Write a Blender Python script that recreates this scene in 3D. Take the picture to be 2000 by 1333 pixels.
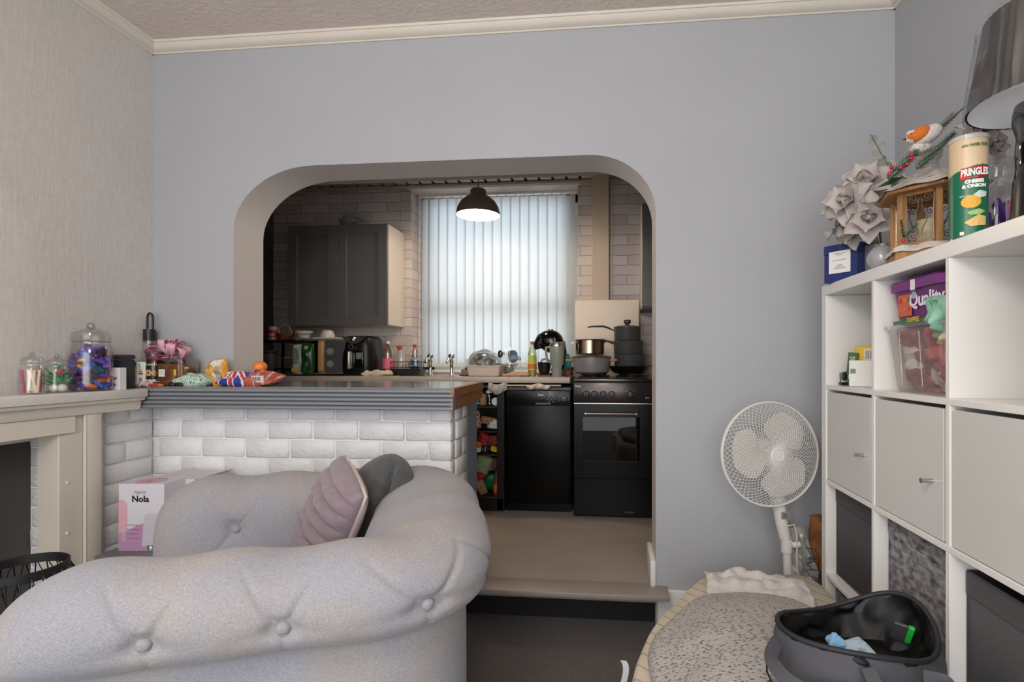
import bpy, bmesh, math, random
import numpy as np
from mathutils import Vector, Matrix, noise, Euler
PI=math.pi; R=math.radians
for o in list(bpy.data.objects): bpy.data.objects.remove(o)
C=bpy.context.scene.collection
SC=bpy.context.scene
H=1.18                     # eye height over the living room carpet
# ---------------- camera
cam=bpy.data.objects.new('camera',bpy.data.cameras.new('camera')); C.objects.link(cam)
cam.location=(0,0,H); cam.rotation_euler=(R(90),0,R(5.43))
cam.data.lens=18; cam.data.sensor_width=36; cam.data.shift_x=-.05; cam.data.shift_y=.01925
cam.data.clip_start=.02; SC.camera=cam
# ---------------- world, lights, exposure
W=bpy.data.worlds.new('world'); SC.world=W; W.use_nodes=True
W.node_tree.nodes['Background'].inputs[0].default_value=(.93,.955,1,1)
W.node_tree.nodes['Background'].inputs[1].default_value=1.9
def area(name,loc,rot,sx,sy,power,col):
    l=bpy.data.lights.new(name,'AREA'); l.shape='RECTANGLE'; l.size=sx; l.size_y=sy; l.energy=power; l.color=col
    o=bpy.data.objects.new(name,l); C.objects.link(o); o.location=loc; o.rotation_euler=rot; return o
area('window_daylight',(-.3,-1.95,1.55),(R(90),0,0),2.4,1.7,40,(1,.97,.93))        # the front window behind the camera
area('kitchen_daylight',(-.93,5.6,1.9),(R(-90),0,0),3.0,2.6,7,(.86,.93,1))         # daylight outside the kitchen window
_l=bpy.data.lights.new('room_fill_light','POINT'); _l.energy=46; _l.color=(1,.93,.84); _l.shadow_soft_size=.22
_o=bpy.data.objects.new('room_fill_light',_l); C.objects.link(_o); _o.location=(-.45,-.1,2.15)      # added warm fill, unseen behind the camera, to even out the room
SC.view_settings.view_transform='Standard'; SC.view_settings.look='None'
SC.view_settings.gamma=1; SC.view_settings.exposure=0.0; SC.view_settings.use_curve_mapping=False
# ---------------- placing helpers: room coordinates of a sight line measured in the photograph
def ray(u):
    a=(u-1100)/1000; c,s=math.cos(R(5.43)),math.sin(R(5.43)); return a*c-s, a*s+c
def X(u,y): r=ray(u); return y*r[0]/r[1]
def Y(u,x): r=ray(u); return x*r[1]/r[0]
def Z(v,u,y): return H+(705-v)/1000*y/ray(u)[1]
# ---------------- materials
def hexc(h):
    h=h.lstrip('#'); v=[int(h[i:i+2],16)/255 for i in (0,2,4)]
    return tuple(x/12.92 if x<=.04045 else ((x+.055)/1.055)**2.4 for x in v)+(1,)
MATS={}
def M(name,col='#808080',rough=.5,metal=0,var=0,vs=8,bump=0,bs=60,spec=.5,emit=0,sheen=0,alpha=1,stretch=(1,1,1),detail=4):
    if name in MATS: return MATS[name]
    m=bpy.data.materials.new(name); m.use_nodes=True; n=m.node_tree.nodes; l=m.node_tree.links
    b=n['Principled BSDF']; c=hexc(col)
    b.inputs['Base Color'].default_value=c; b.inputs['Roughness'].default_value=rough
    b.inputs['Metallic'].default_value=metal; b.inputs['Specular IOR Level'].default_value=spec
    if sheen: b.inputs['Sheen Weight'].default_value=sheen
    if alpha<1: b.inputs['Alpha'].default_value=alpha
    if emit: b.inputs['Emission Color'].default_value=c; b.inputs['Emission Strength'].default_value=emit
    if var or bump:
        tc=n.new('ShaderNodeTexCoord'); mp=n.new('ShaderNodeMapping'); mp.inputs['Scale'].default_value=stretch
        l.new(tc.outputs['Object'],mp.inputs['Vector'])
    if var:
        t=n.new('ShaderNodeTexNoise'); t.inputs['Scale'].default_value=vs; t.inputs['Detail'].default_value=detail
        l.new(mp.outputs[0],t.inputs['Vector'])
        mr=n.new('ShaderNodeMapRange'); mr.inputs[1].default_value=.3; mr.inputs[2].default_value=.7
        mr.inputs[3].default_value=1-var; mr.inputs[4].default_value=1+var
        l.new(t.outputs['Fac'],mr.inputs[0])
        mx=n.new('ShaderNodeVectorMath'); mx.operation='SCALE'; mx.inputs[0].default_value=c[:3]
        l.new(mr.outputs[0],mx.inputs['Scale']); l.new(mx.outputs[0],b.inputs['Base Color'])
    if bump:
        t=n.new('ShaderNodeTexNoise'); t.inputs['Scale'].default_value=bs; t.inputs['Detail'].default_value=detail
        l.new(mp.outputs[0],t.inputs['Vector'])
        bp=n.new('ShaderNodeBump'); bp.inputs['Strength'].default_value=bump; bp.inputs['Distance'].default_value=.01
        l.new(t.outputs['Fac'],bp.inputs['Height']); l.new(bp.outputs[0],b.inputs['Normal'])
    MATS[name]=m; return m
def glass(name,tint='#ffffff',refl=.12,rough=.03,haze=0):
    if name in MATS: return MATS[name]
    m=bpy.data.materials.new(name); m.use_nodes=True; n=m.node_tree.nodes; l=m.node_tree.links; n.clear()
    out=n.new('ShaderNodeOutputMaterial'); t=n.new('ShaderNodeBsdfTransparent'); t.inputs[0].default_value=hexc(tint)
    g=n.new('ShaderNodeBsdfGlossy'); g.inputs['Roughness'].default_value=rough
    lw=n.new('ShaderNodeLayerWeight'); lw.inputs[0].default_value=.25
    mr=n.new('ShaderNodeMapRange'); mr.inputs[3].default_value=refl*.5; mr.inputs[4].default_value=min(1,refl*4)
    l.new(lw.outputs['Facing'],mr.inputs[0])
    mx=n.new('ShaderNodeMixShader'); l.new(mr.outputs[0],mx.inputs[0]); l.new(t.outputs[0],mx.inputs[1]); l.new(g.outputs[0],mx.inputs[2])
    s=mx
    if haze:
        d=n.new('ShaderNodeBsdfDiffuse'); d.inputs[0].default_value=hexc(tint)
        m2=n.new('ShaderNodeMixShader'); m2.inputs[0].default_value=haze
        l.new(mx.outputs[0],m2.inputs[1]); l.new(d.outputs[0],m2.inputs[2]); s=m2
    l.new(s.outputs[0],out.inputs[0]); MATS[name]=m; return m
def nodes_of(m): return m.node_tree.nodes,m.node_tree.links,m.node_tree.nodes['Principled BSDF']
# ---------------- mesh builder
class B:
    def __init__(s): s.bm=bmesh.new()
    def add(s,t,mat=None,mi=0):
        mp={}
        for v in t.verts: mp[v]=s.bm.verts.new(mat@v.co if mat else v.co)
        for f in t.faces:
            try: g=s.bm.faces.new([mp[v] for v in f.verts]); g.material_index=mi if mi else f.material_index
            except ValueError: pass
        t.free(); return s
    def box(s,x0,x1,y0,y1,z0,z1,bev=0,seg=1,mi=0,rot=None):
        t=bmesh.new(); bmesh.ops.create_cube(t,size=1)
        sx,sy,sz=x1-x0,y1-y0,z1-z0
        bmesh.ops.scale(t,vec=(sx,sy,sz),verts=t.verts)
        if bev: bmesh.ops.bevel(t,geom=t.edges[:]+t.verts[:],offset=min(bev,.49*min(abs(sx),abs(sy),abs(sz))),segments=seg,profile=.5,affect='EDGES')
        m=Matrix.Translation(((x0+x1)/2,(y0+y1)/2,(z0+z1)/2))
        if rot: m=m@Euler(rot).to_matrix().to_4x4()
        return s.add(t,m,mi)
    def grid(s,nu,nv,f,cu=False,cv=False,mf=None,mi=0):
        V=[[s.bm.verts.new(f(i/(nu if cu else nu-1),j/(nv if cv else nv-1))) for j in range(nv)] for i in range(nu)]
        for i in range(nu if cu else nu-1):
            for j in range(nv if cv else nv-1):
                a,b,c,d=V[i][j],V[(i+1)%nu][j],V[(i+1)%nu][(j+1)%nv],V[i][(j+1)%nv]
                try: g=s.bm.faces.new((a,b,c,d)); g.material_index=mf((i+.5)/nu,(j+.5)/nv) if mf else mi
                except ValueError: pass
        return s
    def lathe(s,prof,x=0,y=0,z=0,n=24,mi=0,mfn=None,cap=True,sx=1,sy=1):
        V=[]
        for (r,h) in prof:
            if r<1e-5: V.append([s.bm.verts.new((x,y,z+h))])
            else: V.append([s.bm.verts.new((x+sx*r*math.cos(2*PI*k/n),y+sy*r*math.sin(2*PI*k/n),z+h)) for k in range(n)])
        for q in range(len(V)-1):
            a,b=V[q],V[q+1]; m=mfn(q) if mfn else mi
            for k in range(n):
                k2=(k+1)%n
                try:
                    if len(a)==1 and len(b)==1: continue
                    if len(a)==1: g=s.bm.faces.new((a[0],b[k2],b[k]))
                    elif len(b)==1: g=s.bm.faces.new((a[k],a[k2],b[0]))
                    else: g=s.bm.faces.new((a[k],a[k2],b[k2],b[k]))
                    g.material_index=m
                except ValueError: pass
        if cap:
            for W_ in (V[0],V[-1]):
                if len(W_)>2:
                    try: g=s.bm.faces.new(W_); g.material_index=mi if not mfn else mfn(0 if W_ is V[0] else len(V)-2)
                    except ValueError: pass
        return s
    def cyl(s,x,y,z0,z1,r,r1=None,n=20,mi=0): return s.lathe([(r,z0),(r if r1 is None else r1,z1)],x,y,0,n,mi)
    def rod(s,p,q,r,n=8,mi=0,r2=None): return s.tube([p,q],r,n,mi=mi,r2=r2)
    def tube(s,pts,r,n=6,closed=False,mi=0,r2=None,flat=1):
        P=[Vector(p) for p in pts]; L=len(P); rings=[]; up=None
        for i,p in enumerate(P):
            if closed: t=(P[(i+1)%L]-P[i-1])
            else: t=P[min(i+1,L-1)]-P[max(i-1,0)]
            t=t.normalized() if t.length>1e-9 else Vector((0,0,1))
            if up is None: up=Vector((0,0,1)) if abs(t.z)<.9 else Vector((1,0,0))
            a=t.cross(up)
            if a.length<1e-6: a=t.cross(Vector((0,1,.3)))
            a.normalize(); b=a.cross(t).normalized(); up=b
            rr=r if r2 is None else r+(r2-r)*i/(L-1)
            if callable(r): rr=r(i/(L-1))
            rings.append([s.bm.verts.new(p+a*rr*math.cos(2*PI*k/n)+b*rr*flat*math.sin(2*PI*k/n)) for k in range(n)])
        for i in range(L if closed else L-1):
            A,D=rings[i],rings[(i+1)%L]
            for k in range(n):
                g=s.bm.faces.new((A[k],A[(k+1)%n],D[(k+1)%n],D[k])); g.material_index=mi
        if not closed:
            for A in (rings[0],rings[-1]):
                try: g=s.bm.faces.new(A); g.material_index=mi
                except ValueError: pass
        return s
    def ball(s,x,y,z,rx,ry=None,rz=None,n=14,m=9,mi=0,rot=None):
        t=bmesh.new(); bmesh.ops.create_uvsphere(t,u_segments=n,v_segments=m,radius=1)
        ry=rx if ry is None else ry; rz=rx if rz is None else rz
        mm=Matrix.Translation((x,y,z))
        if rot: mm=mm@Euler(rot).to_matrix().to_4x4()
        return s.add(t,mm@Matrix.Diagonal((rx,ry,rz,1)),mi)
    def prism(s,poly,axis,lo,hi,mi=0):
        def p(a,b,c): return {'z':(a,b,c),'y':(a,c,b),'x':(c,a,b)}[axis]
        A=[s.bm.verts.new(p(a,b,lo)) for a,b in poly]; D=[s.bm.verts.new(p(a,b,hi)) for a,b in poly]
        n=len(poly)
        for F in (A,D): g=s.bm.faces.new(F); g.material_index=mi
        for k in range(n): g=s.bm.faces.new((A[k],A[(k+1)%n],D[(k+1)%n],D[k])); g.material_index=mi
        return s
    def pillow(s,w,d,h,n=16,p=2.6,mi=0,mf=None,wob=0,seed=0,mat=None,flatb=False,rib=0,nr=6,rd=0):
        def f(sg):
            def g(i,j):
                a,b=2*i-1,2*j-1
                e=max(0,(1-abs(a)**p))**.5*max(0,(1-abs(b)**p))**.5
                px=a*(1-.10*(1-b*b)*0-.06*(1-abs(b))*0); z=sg*h/2*e
                if flatb and sg<0: z=-h*.12*e
                if wob: z+=wob*e*noise.noise((a*2.2+seed,b*2.2,sg*3.1+seed)); 
                if rib and sg>0: z+=rib*e*abs(math.sin(PI*nr*j))**.6
                q=1-.05*abs(a*b)**2
                if rd: a,b=a*(1-rd+rd*math.sqrt(1-b*b/2)),b*(1-rd+rd*math.sqrt(1-a*a/2))
                v=Vector((a*w/2*q,b*d/2*q,z)); return mat@v if mat else v
            return g
        s.grid(n,n,f(1),mf=mf,mi=mi); s.grid(n,n,f(-1),mf=mf,mi=mi); return s
    def noise(s,amp,sc,seed=0):
        for v in s.bm.verts:
            v.co+=amp*noise.noise_vector(v.co*sc+Vector((seed,seed*.7,0)))
        return s
    def mv(s,m):
        for v in s.bm.verts: v.co=m@v.co
        return s
def mesh(name,b,m,smooth=35,weld=1e-6):
    bm=b.bm
    if weld: bmesh.ops.remove_doubles(bm,verts=bm.verts,dist=weld)
    bmesh.ops.recalc_face_normals(bm,faces=bm.faces)
    me=bpy.data.meshes.new(name); bm.to_mesh(me); bm.free()
    for x in (m if isinstance(m,(list,tuple)) else [m]): me.materials.append(x)
    if smooth:
        me.polygons.foreach_set('use_smooth',[True]*len(me.polygons)); me.set_sharp_from_angle(angle=R(smooth))
    return me
def obj(name,b,m,parent=None,loc=None,rot=None,smooth=35,label=None,weld=1e-6):
    me=b if isinstance(b,bpy.types.Mesh) else mesh(name,b,m,smooth,weld)
    o=bpy.data.objects.new(name,me); C.objects.link(o)
    if parent: o.parent=parent
    if loc is not None: o.location=loc
    if rot is not None: o.rotation_euler=rot
    if label: o['label']=label
    return o
def thing(name,label,cat,loc=(0,0,0),rz=0,group=None,rot=None):
    o=bpy.data.objects.new(name,None); C.objects.link(o); o.location=loc
    o.rotation_euler=rot if rot else (0,0,rz); o.empty_display_size=.05
    o['label']=label; o['category']=cat
    if group: o['group']=group
    return o
def tag(o,label,cat,group=None):
    o['label']=label; o['category']=cat
    if group: o['group']=group
    return o
def struct(name,b,m,smooth=0,label=None):
    o=obj(name,b,m,smooth=smooth); o['kind']='structure'
    if label: o['label']=label
    return o
def text(body,size,m,parent,loc,rot,name='lettering',bold=0,ext=.0003,bend=None,align='CENTER',sx=1,pm=None):
    cu=bpy.data.curves.new('t','FONT'); cu.body=body; cu.size=size; cu.align_x=align; cu.align_y='CENTER'
    cu.extrude=ext; cu.offset=bold; cu.resolution_u=2
    t=bpy.data.objects.new('t',cu); C.objects.link(t)
    me=bpy.data.meshes.new_from_object(t.evaluated_get(bpy.context.evaluated_depsgraph_get()))
    bpy.data.objects.remove(t); bpy.data.curves.remove(cu)
    for v in me.vertices:
        v.co.x*=sx
        if bend:                       # wrap round a vertical cylinder of radius bend; letters stand on its surface
            a=v.co.x/bend; r=bend+v.co.z+.0006; z=v.co.y
            v.co=(r*math.sin(a),-r*math.cos(a),z)
    me.materials.clear(); me.materials.append(m)
    o=bpy.data.objects.new(name,me); C.objects.link(o); o.parent=parent; o.location=loc; o.rotation_euler=rot
    return o
def dup(o,parent=None,loc=None,rot=None,label=None,group=None):
    c=o.copy(); C.objects.link(c)
    if parent is not None: c.parent=parent
    if loc is not None: c.location=loc
    if rot is not None: c.rotation_euler=rot
    if label: c['label']=label
    if group: c['group']=group
    for ch in list(o.children): dup(ch,c)
    return c
rnd=random.Random(7)
# ---------------- shared materials
def wallpaper(name,col,fx=60,fy=9,amt=.05,bump=.25):
    m=M(name,col,.75,var=.03,vs=1.7); n,l,b=nodes_of(m)
    tc=n.new('ShaderNodeTexCoord'); mp=n.new('ShaderNodeMapping'); mp.inputs['Scale'].default_value=(fx,fx,fy); l.new(tc.outputs['Object'],mp.inputs[0])
    t=n.new('ShaderNodeTexNoise'); t.inputs['Scale'].default_value=1; t.inputs['Detail'].default_value=5; l.new(mp.outputs[0],t.inputs['Vector'])
    mp2=n.new('ShaderNodeMapping'); mp2.inputs['Scale'].default_value=(fy*2,fy*2,fx); l.new(tc.outputs['Object'],mp2.inputs[0])
    t2=n.new('ShaderNodeTexNoise'); t2.inputs['Detail'].default_value=3; t2.inputs['Scale'].default_value=1; l.new(mp2.outputs[0],t2.inputs['Vector'])
    ad=n.new('ShaderNodeMath'); ad.operation='ADD'; l.new(t.outputs['Fac'],ad.inputs[0]); l.new(t2.outputs['Fac'],ad.inputs[1])
    mr=n.new('ShaderNodeMapRange'); mr.inputs[1].default_value=.6; mr.inputs[2].default_value=1.4; mr.inputs[3].default_value=1-amt; mr.inputs[4].default_value=1+amt
    l.new(ad.outputs[0],mr.inputs[0])
    src=b.inputs['Base Color'].links[0].from_socket
    sc=n.new('ShaderNodeVectorMath'); sc.operation='SCALE'; l.new(src,sc.inputs[0]); l.new(mr.outputs[0],sc.inputs['Scale']); l.new(sc.outputs[0],b.inputs['Base Color'])
    bp=n.new('ShaderNodeBump'); bp.inputs['Strength'].default_value=bump; bp.inputs['Distance'].default_value=.004
    l.new(ad.outputs[0],bp.inputs['Height']); l.new(bp.outputs[0],b.inputs['Normal'])
    return m
wall_blue=wallpaper('blue_grey_wallpaper','#a8aaaf',110,5,.015,.12)
wall_greige=wallpaper('greige_wallpaper','#cac5c0',70,14,.06,.4)
ceil_m=M('ceiling_paper','#dccfc7',.9,bump=.5,bs=45,var=.02)
white_paint=M('white_paint','#dcd9d2',.45,var=.02,vs=5)
brick_paint=M('white_painted_brick','#ececed',.5,var=.04,vs=14,bump=.55,bs=38)
cream=M('cream_gloss','#d4ccbf',.35,var=.03,vs=6)
black=M('black_plastic','#0b0b0c',.35); blackg=M('black_gloss','#060607',.12); dgrey=M('dark_grey','#3a3a3d',.5)
white=M('white_plastic','#dddcd8',.4); chrome=M('chrome','#d0d0d0',.12,1); steel=M('brushed_steel','#b8b4ae',.25,1)
gl=glass('clear_glass',refl=.16); red=M('red','#b3202c',.45); pinkm=M('pink','#d68a9b',.5); greenm=M('green','#1d7a43',.45)
yellow=M('yellow','#e0b81c',.45); orange=M('orange','#d9702a',.5); bluem=M('blue','#2845a0',.4); purple=M('purple','#56317f',.35)
tealm=M('teal','#1d9fb0',.4); paper=M('paper','#e6e5e2',.7); brown=M('brown','#6b4a33',.6); beige=M('beige','#c9b9a2',.7)
# ================= THE SETTING =================
XL,XR,YB=-2.228,1.198,2.30       # living room side walls and the wall with the arch
CZ=2.712
carpet=M('charcoal_carpet','#6c6664',.95,var=.35,vs=160,bump=1,bs=260,detail=6)
struct('floor',B().box(-2.6,1.5,-2.1,2.37,-.05,0),carpet)
struct('ceiling',B().box(-2.6,1.5,-1.3,2.5,CZ,CZ+.05),ceil_m)
struct('wall_left',B().prism([(-1.3,0),(.95,0),(.95,.87),(1.885,.87),(1.885,0),(2.52,0),(2.52,CZ),(-1.3,CZ)],'x',-2.5,XL),wall_greige)
struct('wall_right',B().box(XR,XR+.1,-1.3,2.5,0,CZ),wall_blue)
def arc(cx,cz,r,a0,a1,n=14,rz=None): return [(cx+r*math.cos(R(a0+(a1-a0)*k/n)),cz+(rz or r)*math.sin(R(a0+(a1-a0)*k/n))) for k in range(n+1)]
ox0,ox1,oz=-1.81,.194,2.105
poly=[(XL-.1,.966),(ox0,.966)]+arc(ox0+.40,oz-.30,.40,180,90,rz=.30)+arc(ox1-.30,oz-.27,.30,90,0,rz=.27)+[(ox1,0),(XR+.05,0),(XR+.05,CZ),(XL-.1,CZ)]
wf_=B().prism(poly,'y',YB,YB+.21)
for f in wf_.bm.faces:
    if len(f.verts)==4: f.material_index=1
struct('wall_far',wf_,[wall_blue,M('arch_lightened','#c4bfbd',.7,var=.02,vs=2)],smooth=30)  # reveal's warm grey lightened to stand in for light it doesn't get
# plaster coving, one length per wall
def coving(name,ax):
    pr=[(0,0),(.008,.0),(.012,.006)]+[(.012+.036*math.sin(R(a)),.036-.034*math.cos(R(a))+.003) for a in (0,25,50,75)]+[(.052,.031),(.056,.04),(0,.04)]
    b=B()
    zb=CZ-.04
    if ax=='y': b.prism([(YB-p,zb+q) for p,q in pr],'x',XL,XR)
    if ax=='l': b.prism([(XL+p,zb+q) for p,q in pr],'y',-1.3,YB)
    if ax=='r': b.prism([(XR-p,zb+q) for p,q in pr],'y',-1.3,YB)
    return struct(name,b,M('coving_paint','#d9d2c6',.6,var=.03,vs=4),smooth=50)
coving('trim_1','y'); coving('trim_2','l'); coving('trim_3','r')
bb=M('skirting_paint','#dedcd9',.4,var=.04,vs=9)
def skirt(name,x0,x1,y0,y1,z0,h):
    return struct(name,B().box(x0,x1,y0,y1,z0,z0+h,.006,2),bb,smooth=40)
skirt('baseboard_far',ox1+.005,XR,YB-.018,YB,0,.17)
skirt('baseboard_right',XR-.018,XR,-1.3,YB-.02,0,.17)
skirt('baseboard_jamb',ox1-.024,ox1,YB-.012,YB+.23,.18,.115)
# ---- raised kitchen floor, black riser
vinyl=M('grey_vinyl_floor','#978e86',.45,var=.10,vs=3,bump=.08,bs=12,stretch=(1,2.2,1))
struct('floor_kitchen',B().box(-2.8,.9,2.31,4.0,.10,.18),vinyl)
b=B().box(-.9,.243,2.195,2.325,.158,.1815,.005,2)
struct('trim_4',b,vinyl,smooth=40,label='grey vinyl covered edge of the kitchen step')
struct('wall_step',B().box(-.9,.20,2.34,2.38,0,.157),M('step_black','#08080a',.6))
# ---- painted brick half wall
bw=B().box(XL-.05,-.738,2.293,2.515,0,.966); half=struct('wall_half',bw,brick_paint)
def brickmesh(L,Hh,D,seed):
    b=B().box(-L/2,L/2,-D/2,D/2,-Hh/2,Hh/2,.0055,1)
    for v in b.bm.verts:
        v.co+=.0025*noise.noise_vector(v.co*9+Vector((seed*3.1,seed*1.7,seed)))
    return mesh('brick',b,brick_paint,smooth=50)
BM={}
def brick(parent,cx,cy,cz,L,rot=0,Hh=.0825,D=.06):
    k=(round(L,3),round(Hh,3),rnd.randrange(3))
    if k not in BM: BM[k]=brickmesh(L,Hh,D,len(BM)+1)
    o=bpy.data.objects.new('brick',BM[k]); C.objects.link(o); o.parent=parent
    o.location=(cx,cy,cz); o.rotation_euler=(rnd.uniform(-.012,.012),rnd.uniform(-.012,.012),rot+rnd.uniform(-.008,.008)); return o
zt=.962; rows=[(.898,.964)]
z=.898
while z>.05: rows.append((z-.09,z)); z-=.09
for i,(a,c) in enumerate(rows):
    hh=c-a-.006; zc=(a+c)/2
    x=-.730; L=.219
    first=.219 if i%2 else .108
    while x>XL+.02:
        l=min(first,x-XL-.008); first=.219
        if l>.04: brick(half,x-l/2+.001*rnd.uniform(-1,1),2.283+.03+rnd.uniform(-.002,.003),zc,l-.004,Hh=hh)
        x-=l+.006
    # the end of the wall, bricks seen side on
    jx=rnd.uniform(-.006,.008)
    if i%2: brick(half,-.757+jx,2.345+.085,zc,.165,R(90),Hh=hh)
    else: brick(half,-.757+jx,2.345+.045,zc,.09,R(90),Hh=hh); brick(half,-.757+jx,2.483,zc,.085,R(90),Hh=hh)
# side panel of the chimney breast between fireplace and corner
pan=struct('wall_chimney',B().box(XL-.02,XL+.006,1.95,2.288,0,1.0),brick_paint)
for i,(a,c) in enumerate([(.90,.985)]+rows[1:]):
    hh=c-a-.006; zc=(a+c)/2
    segs=[(2.045,2.16),(2.166,2.28)] if i%2==0 else [(2.045,2.28)]
    if i%3==2: segs=[(2.045,2.14),(2.147,2.28)]
    for s0,s1 in segs: brick(pan,XL+.016-.03+rnd.uniform(-.002,.003),(s0+s1)/2,zc,s1-s0-.004,R(90),Hh=hh)
# firebox: dark board at the back and a brick cheek
fb=struct('wall_firebox',B().box(-2.4,-2.345,.7,1.90,0,.95),M('firebox_board','#4b4844',.7,var=.05,vs=4))
ck=struct('wall_cheek',B().box(-2.36,-2.20,1.862,1.90,0,.95),brick_paint)
z=.02
while z<.92:
    brick(ck,-2.335+.068+rnd.uniform(-.005,.005),1.885,z+.039,.150+rnd.uniform(-.008,.006),0,Hh=.075); z+=.081
# ---- kitchen shell
KX0,KX1,KY,KC=-2.76,.72,3.95,2.577
bp_m=M('brick_print_wallpaper','#c9c0bb',.7); n,l,bs=nodes_of(bp_m)
geo=n.new('ShaderNodeNewGeometry'); sp=n.new('ShaderNodeSeparateXYZ'); l.new(geo.outputs['Position'],sp.inputs[0])
ad=n.new('ShaderNodeMath'); l.new(sp.outputs[0],ad.inputs[0]); l.new(sp.outputs[1],ad.inputs[1])
cb=n.new('ShaderNodeCombineXYZ'); l.new(ad.outputs[0],cb.inputs[0]); l.new(sp.outputs[2],cb.inputs[1])
wn=n.new('ShaderNodeTexNoise'); wn.inputs['Scale'].default_value=9; l.new(geo.outputs['Position'],wn.inputs['Vector'])
wv=n.new('ShaderNodeVectorMath'); wv.operation='SCALE'; wv.inputs['Scale'].default_value=.022; l.new(wn.outputs['Color'],wv.inputs[0])
av=n.new('ShaderNodeVectorMath'); l.new(cb.outputs[0],av.inputs[0]); l.new(wv.outputs[0],av.inputs[1])
bt=n.new('ShaderNodeTexBrick'); bt.inputs['Scale'].default_value=1; bt.inputs['Brick Width'].default_value=.24; bt.inputs['Row Height'].default_value=.077
bt.inputs['Mortar Size'].default_value=.0026; bt.inputs['Mortar Smooth'].default_value=.35
bt.inputs['Color1'].default_value=hexc('#cfc6c2'); bt.inputs['Color2'].default_value=hexc('#b9aea9'); bt.inputs['Mortar'].default_value=hexc('#85797a')
l.new(av.outputs[0],bt.inputs['Vector']); l.new(bt.outputs['Color'],bs.inputs['Base Color'])
wx0,wx1,wz0,wz1=-1.593,-.262,1.09,2.545
b=B().box(KX0-.1,wx0,KY,KY+.30,.1,KC).box(wx1,KX1+.1,KY,KY+.30,.1,KC).box(wx0,wx1,KY,KY+.30,wz1,KC).box(wx0,wx1,KY,KY+.30,.1,wz0)
struct('wall_kitchen',b,bp_m)
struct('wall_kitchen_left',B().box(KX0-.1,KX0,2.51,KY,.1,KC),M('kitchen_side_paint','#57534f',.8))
struct('wall_kitchen_right',B().box(KX1,KX1+.1,2.51,KY,.1,KC),bp_m)
struct('wall_kitchen_front',B().box(KX0-.1,-1.86,2.512,2.56,.1,KC).box(.20,KX1+.1,2.512,2.60,.1,KC).box(-1.82,.2,2.512,2.6,2.12,KC),M('kitchen_inner_paint','#8d8884',.8))
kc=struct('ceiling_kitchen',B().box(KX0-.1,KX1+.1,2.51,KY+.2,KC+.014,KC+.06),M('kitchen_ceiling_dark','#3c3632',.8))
pl=mesh('ceiling_plank',B().box(-.042,.042,-.69,.69,0,.013,.002,1),M('ceiling_plank_paint','#b3a598',.5),0)
x=KX0+.05
while x<KX1:
    o=bpy.data.objects.new('ceiling_plank',pl); C.objects.link(o); o.parent=kc; o.location=(x,3.24,KC); x+=.105
struct('trim_5',B().box(KX0,KX1,KY-.028,KY-.002,KC-.028,KC-.004,.003,1),M('batten_paint','#b7a996',.5))
# ---- window
wf=M('window_frame_white','#d8dad8',.4)
b=B(); yb=4.19
for x0,x1,z0,z1 in ((wx0,wx0+.07,wz0,wz1),(wx1-.07,wx1,wz0,wz1),(wx0,wx1,wz0,wz0+.08),(wx0,wx1,wz1-.07,wz1),(wx0,wx1,1.57,1.65),(wx0+.07,wx0+.11,wz0,wz1),(wx1-.11,wx1-.07,wz0,wz1)):
    b.box(x0,x1,yb,yb+.05,z0,z1,.004,1)
win=struct('window_1',b,wf,smooth=30)
for z0,z1 in ((wz0+.08,1.57),(1.65,wz1-.07)):
    obj('pane',B().box(wx0+.11,wx1-.11,yb+.02,yb+.026,z0,z1),glass('window_glass',refl=.04),win)
obj('window_sill',B().box(wx0-.0,wx1+.0,KY-.02,yb,wz0-.005,wz0+.014,.004,1),wf,win)
obj('reveal_trim',B().box(wx0-.02,wx1+.02,KY-.012,KY+.004,wz1-.004,wz1+.026,.004,1),M('reveal_paint','#cdc6bf',.5),win)
# pale boxing with a thin pipe beside it
struct('trim_6',B().box(-.150,-.022,KY-.10,KY,.9,KC,.003,1),M('boxing_paint','#bfae9b',.6))
tag(obj('pipe',B().tube([(-.005,KY-.012,1.6),(-.005,KY-.012,KC-.002)],.009,8).box(-.018,.008,KY-.018,KY,2.09,2.11,.002),cream),'thin cream pipe running up the wall beside the beige boxing','pipe')
# ================= BREAKFAST BAR, FIREPLACE =================
BZ=1.062
bar=thing('breakfast_bar','grey breakfast bar worktop with ribbed edge on the white brick half wall','worktop',(0,0,0))
lam=M('grey_laminate','#85878b',.16,var=.03,vs=3)
obj('worktop',B().prism([(XL,2.155),(-.690,2.155),(-.735,2.83),(-2.75,2.83),(-2.75,2.53),(-1.815,2.53),(-1.815,2.29),(XL,2.29)],'z',BZ-.03,BZ),lam,bar,smooth=0)
pr=[(2.165,BZ)]
for k in range(5):
    zc=BZ-.006-k*.0185
    for a in (90,60,25,-25,-60,-90): pr.append((2.137-.009*math.cos(R(a)),zc-.0085+.0075*math.sin(R(a))))
    pr.append((2.142,zc-.0182))
pr+=[(2.165,BZ-.096)]
obj('ribbed_trim',B().prism(pr,'x',XL+.001,-.6745),M('ribbed_trim_paint','#82868d',.3),bar,smooth=25)
wood=M('raw_pine','#9c6b3c',.7,var=.25,vs=9,stretch=(1,.5,8),bump=.3,bs=30)
e0,e1=Vector((-.672,2.133,0)),Vector((-.722,2.83,0))
def endboard(z0,z1,t,a=0,c=1):
    p,q=e0.lerp(e1,a),e0.lerp(e1,c)
    return B().prism([(p.x+t,p.y),(q.x+t,q.y),(q.x-.02,q.y),(p.x-.018,p.y)],'z',z0,z1)
obj('end_board',endboard(BZ-.040,BZ-.001,.002),wood,bar,smooth=0)
obj('end_board',endboard(BZ-.096,BZ-.043,-.003,0,.55),wood,bar,smooth=0)
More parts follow.
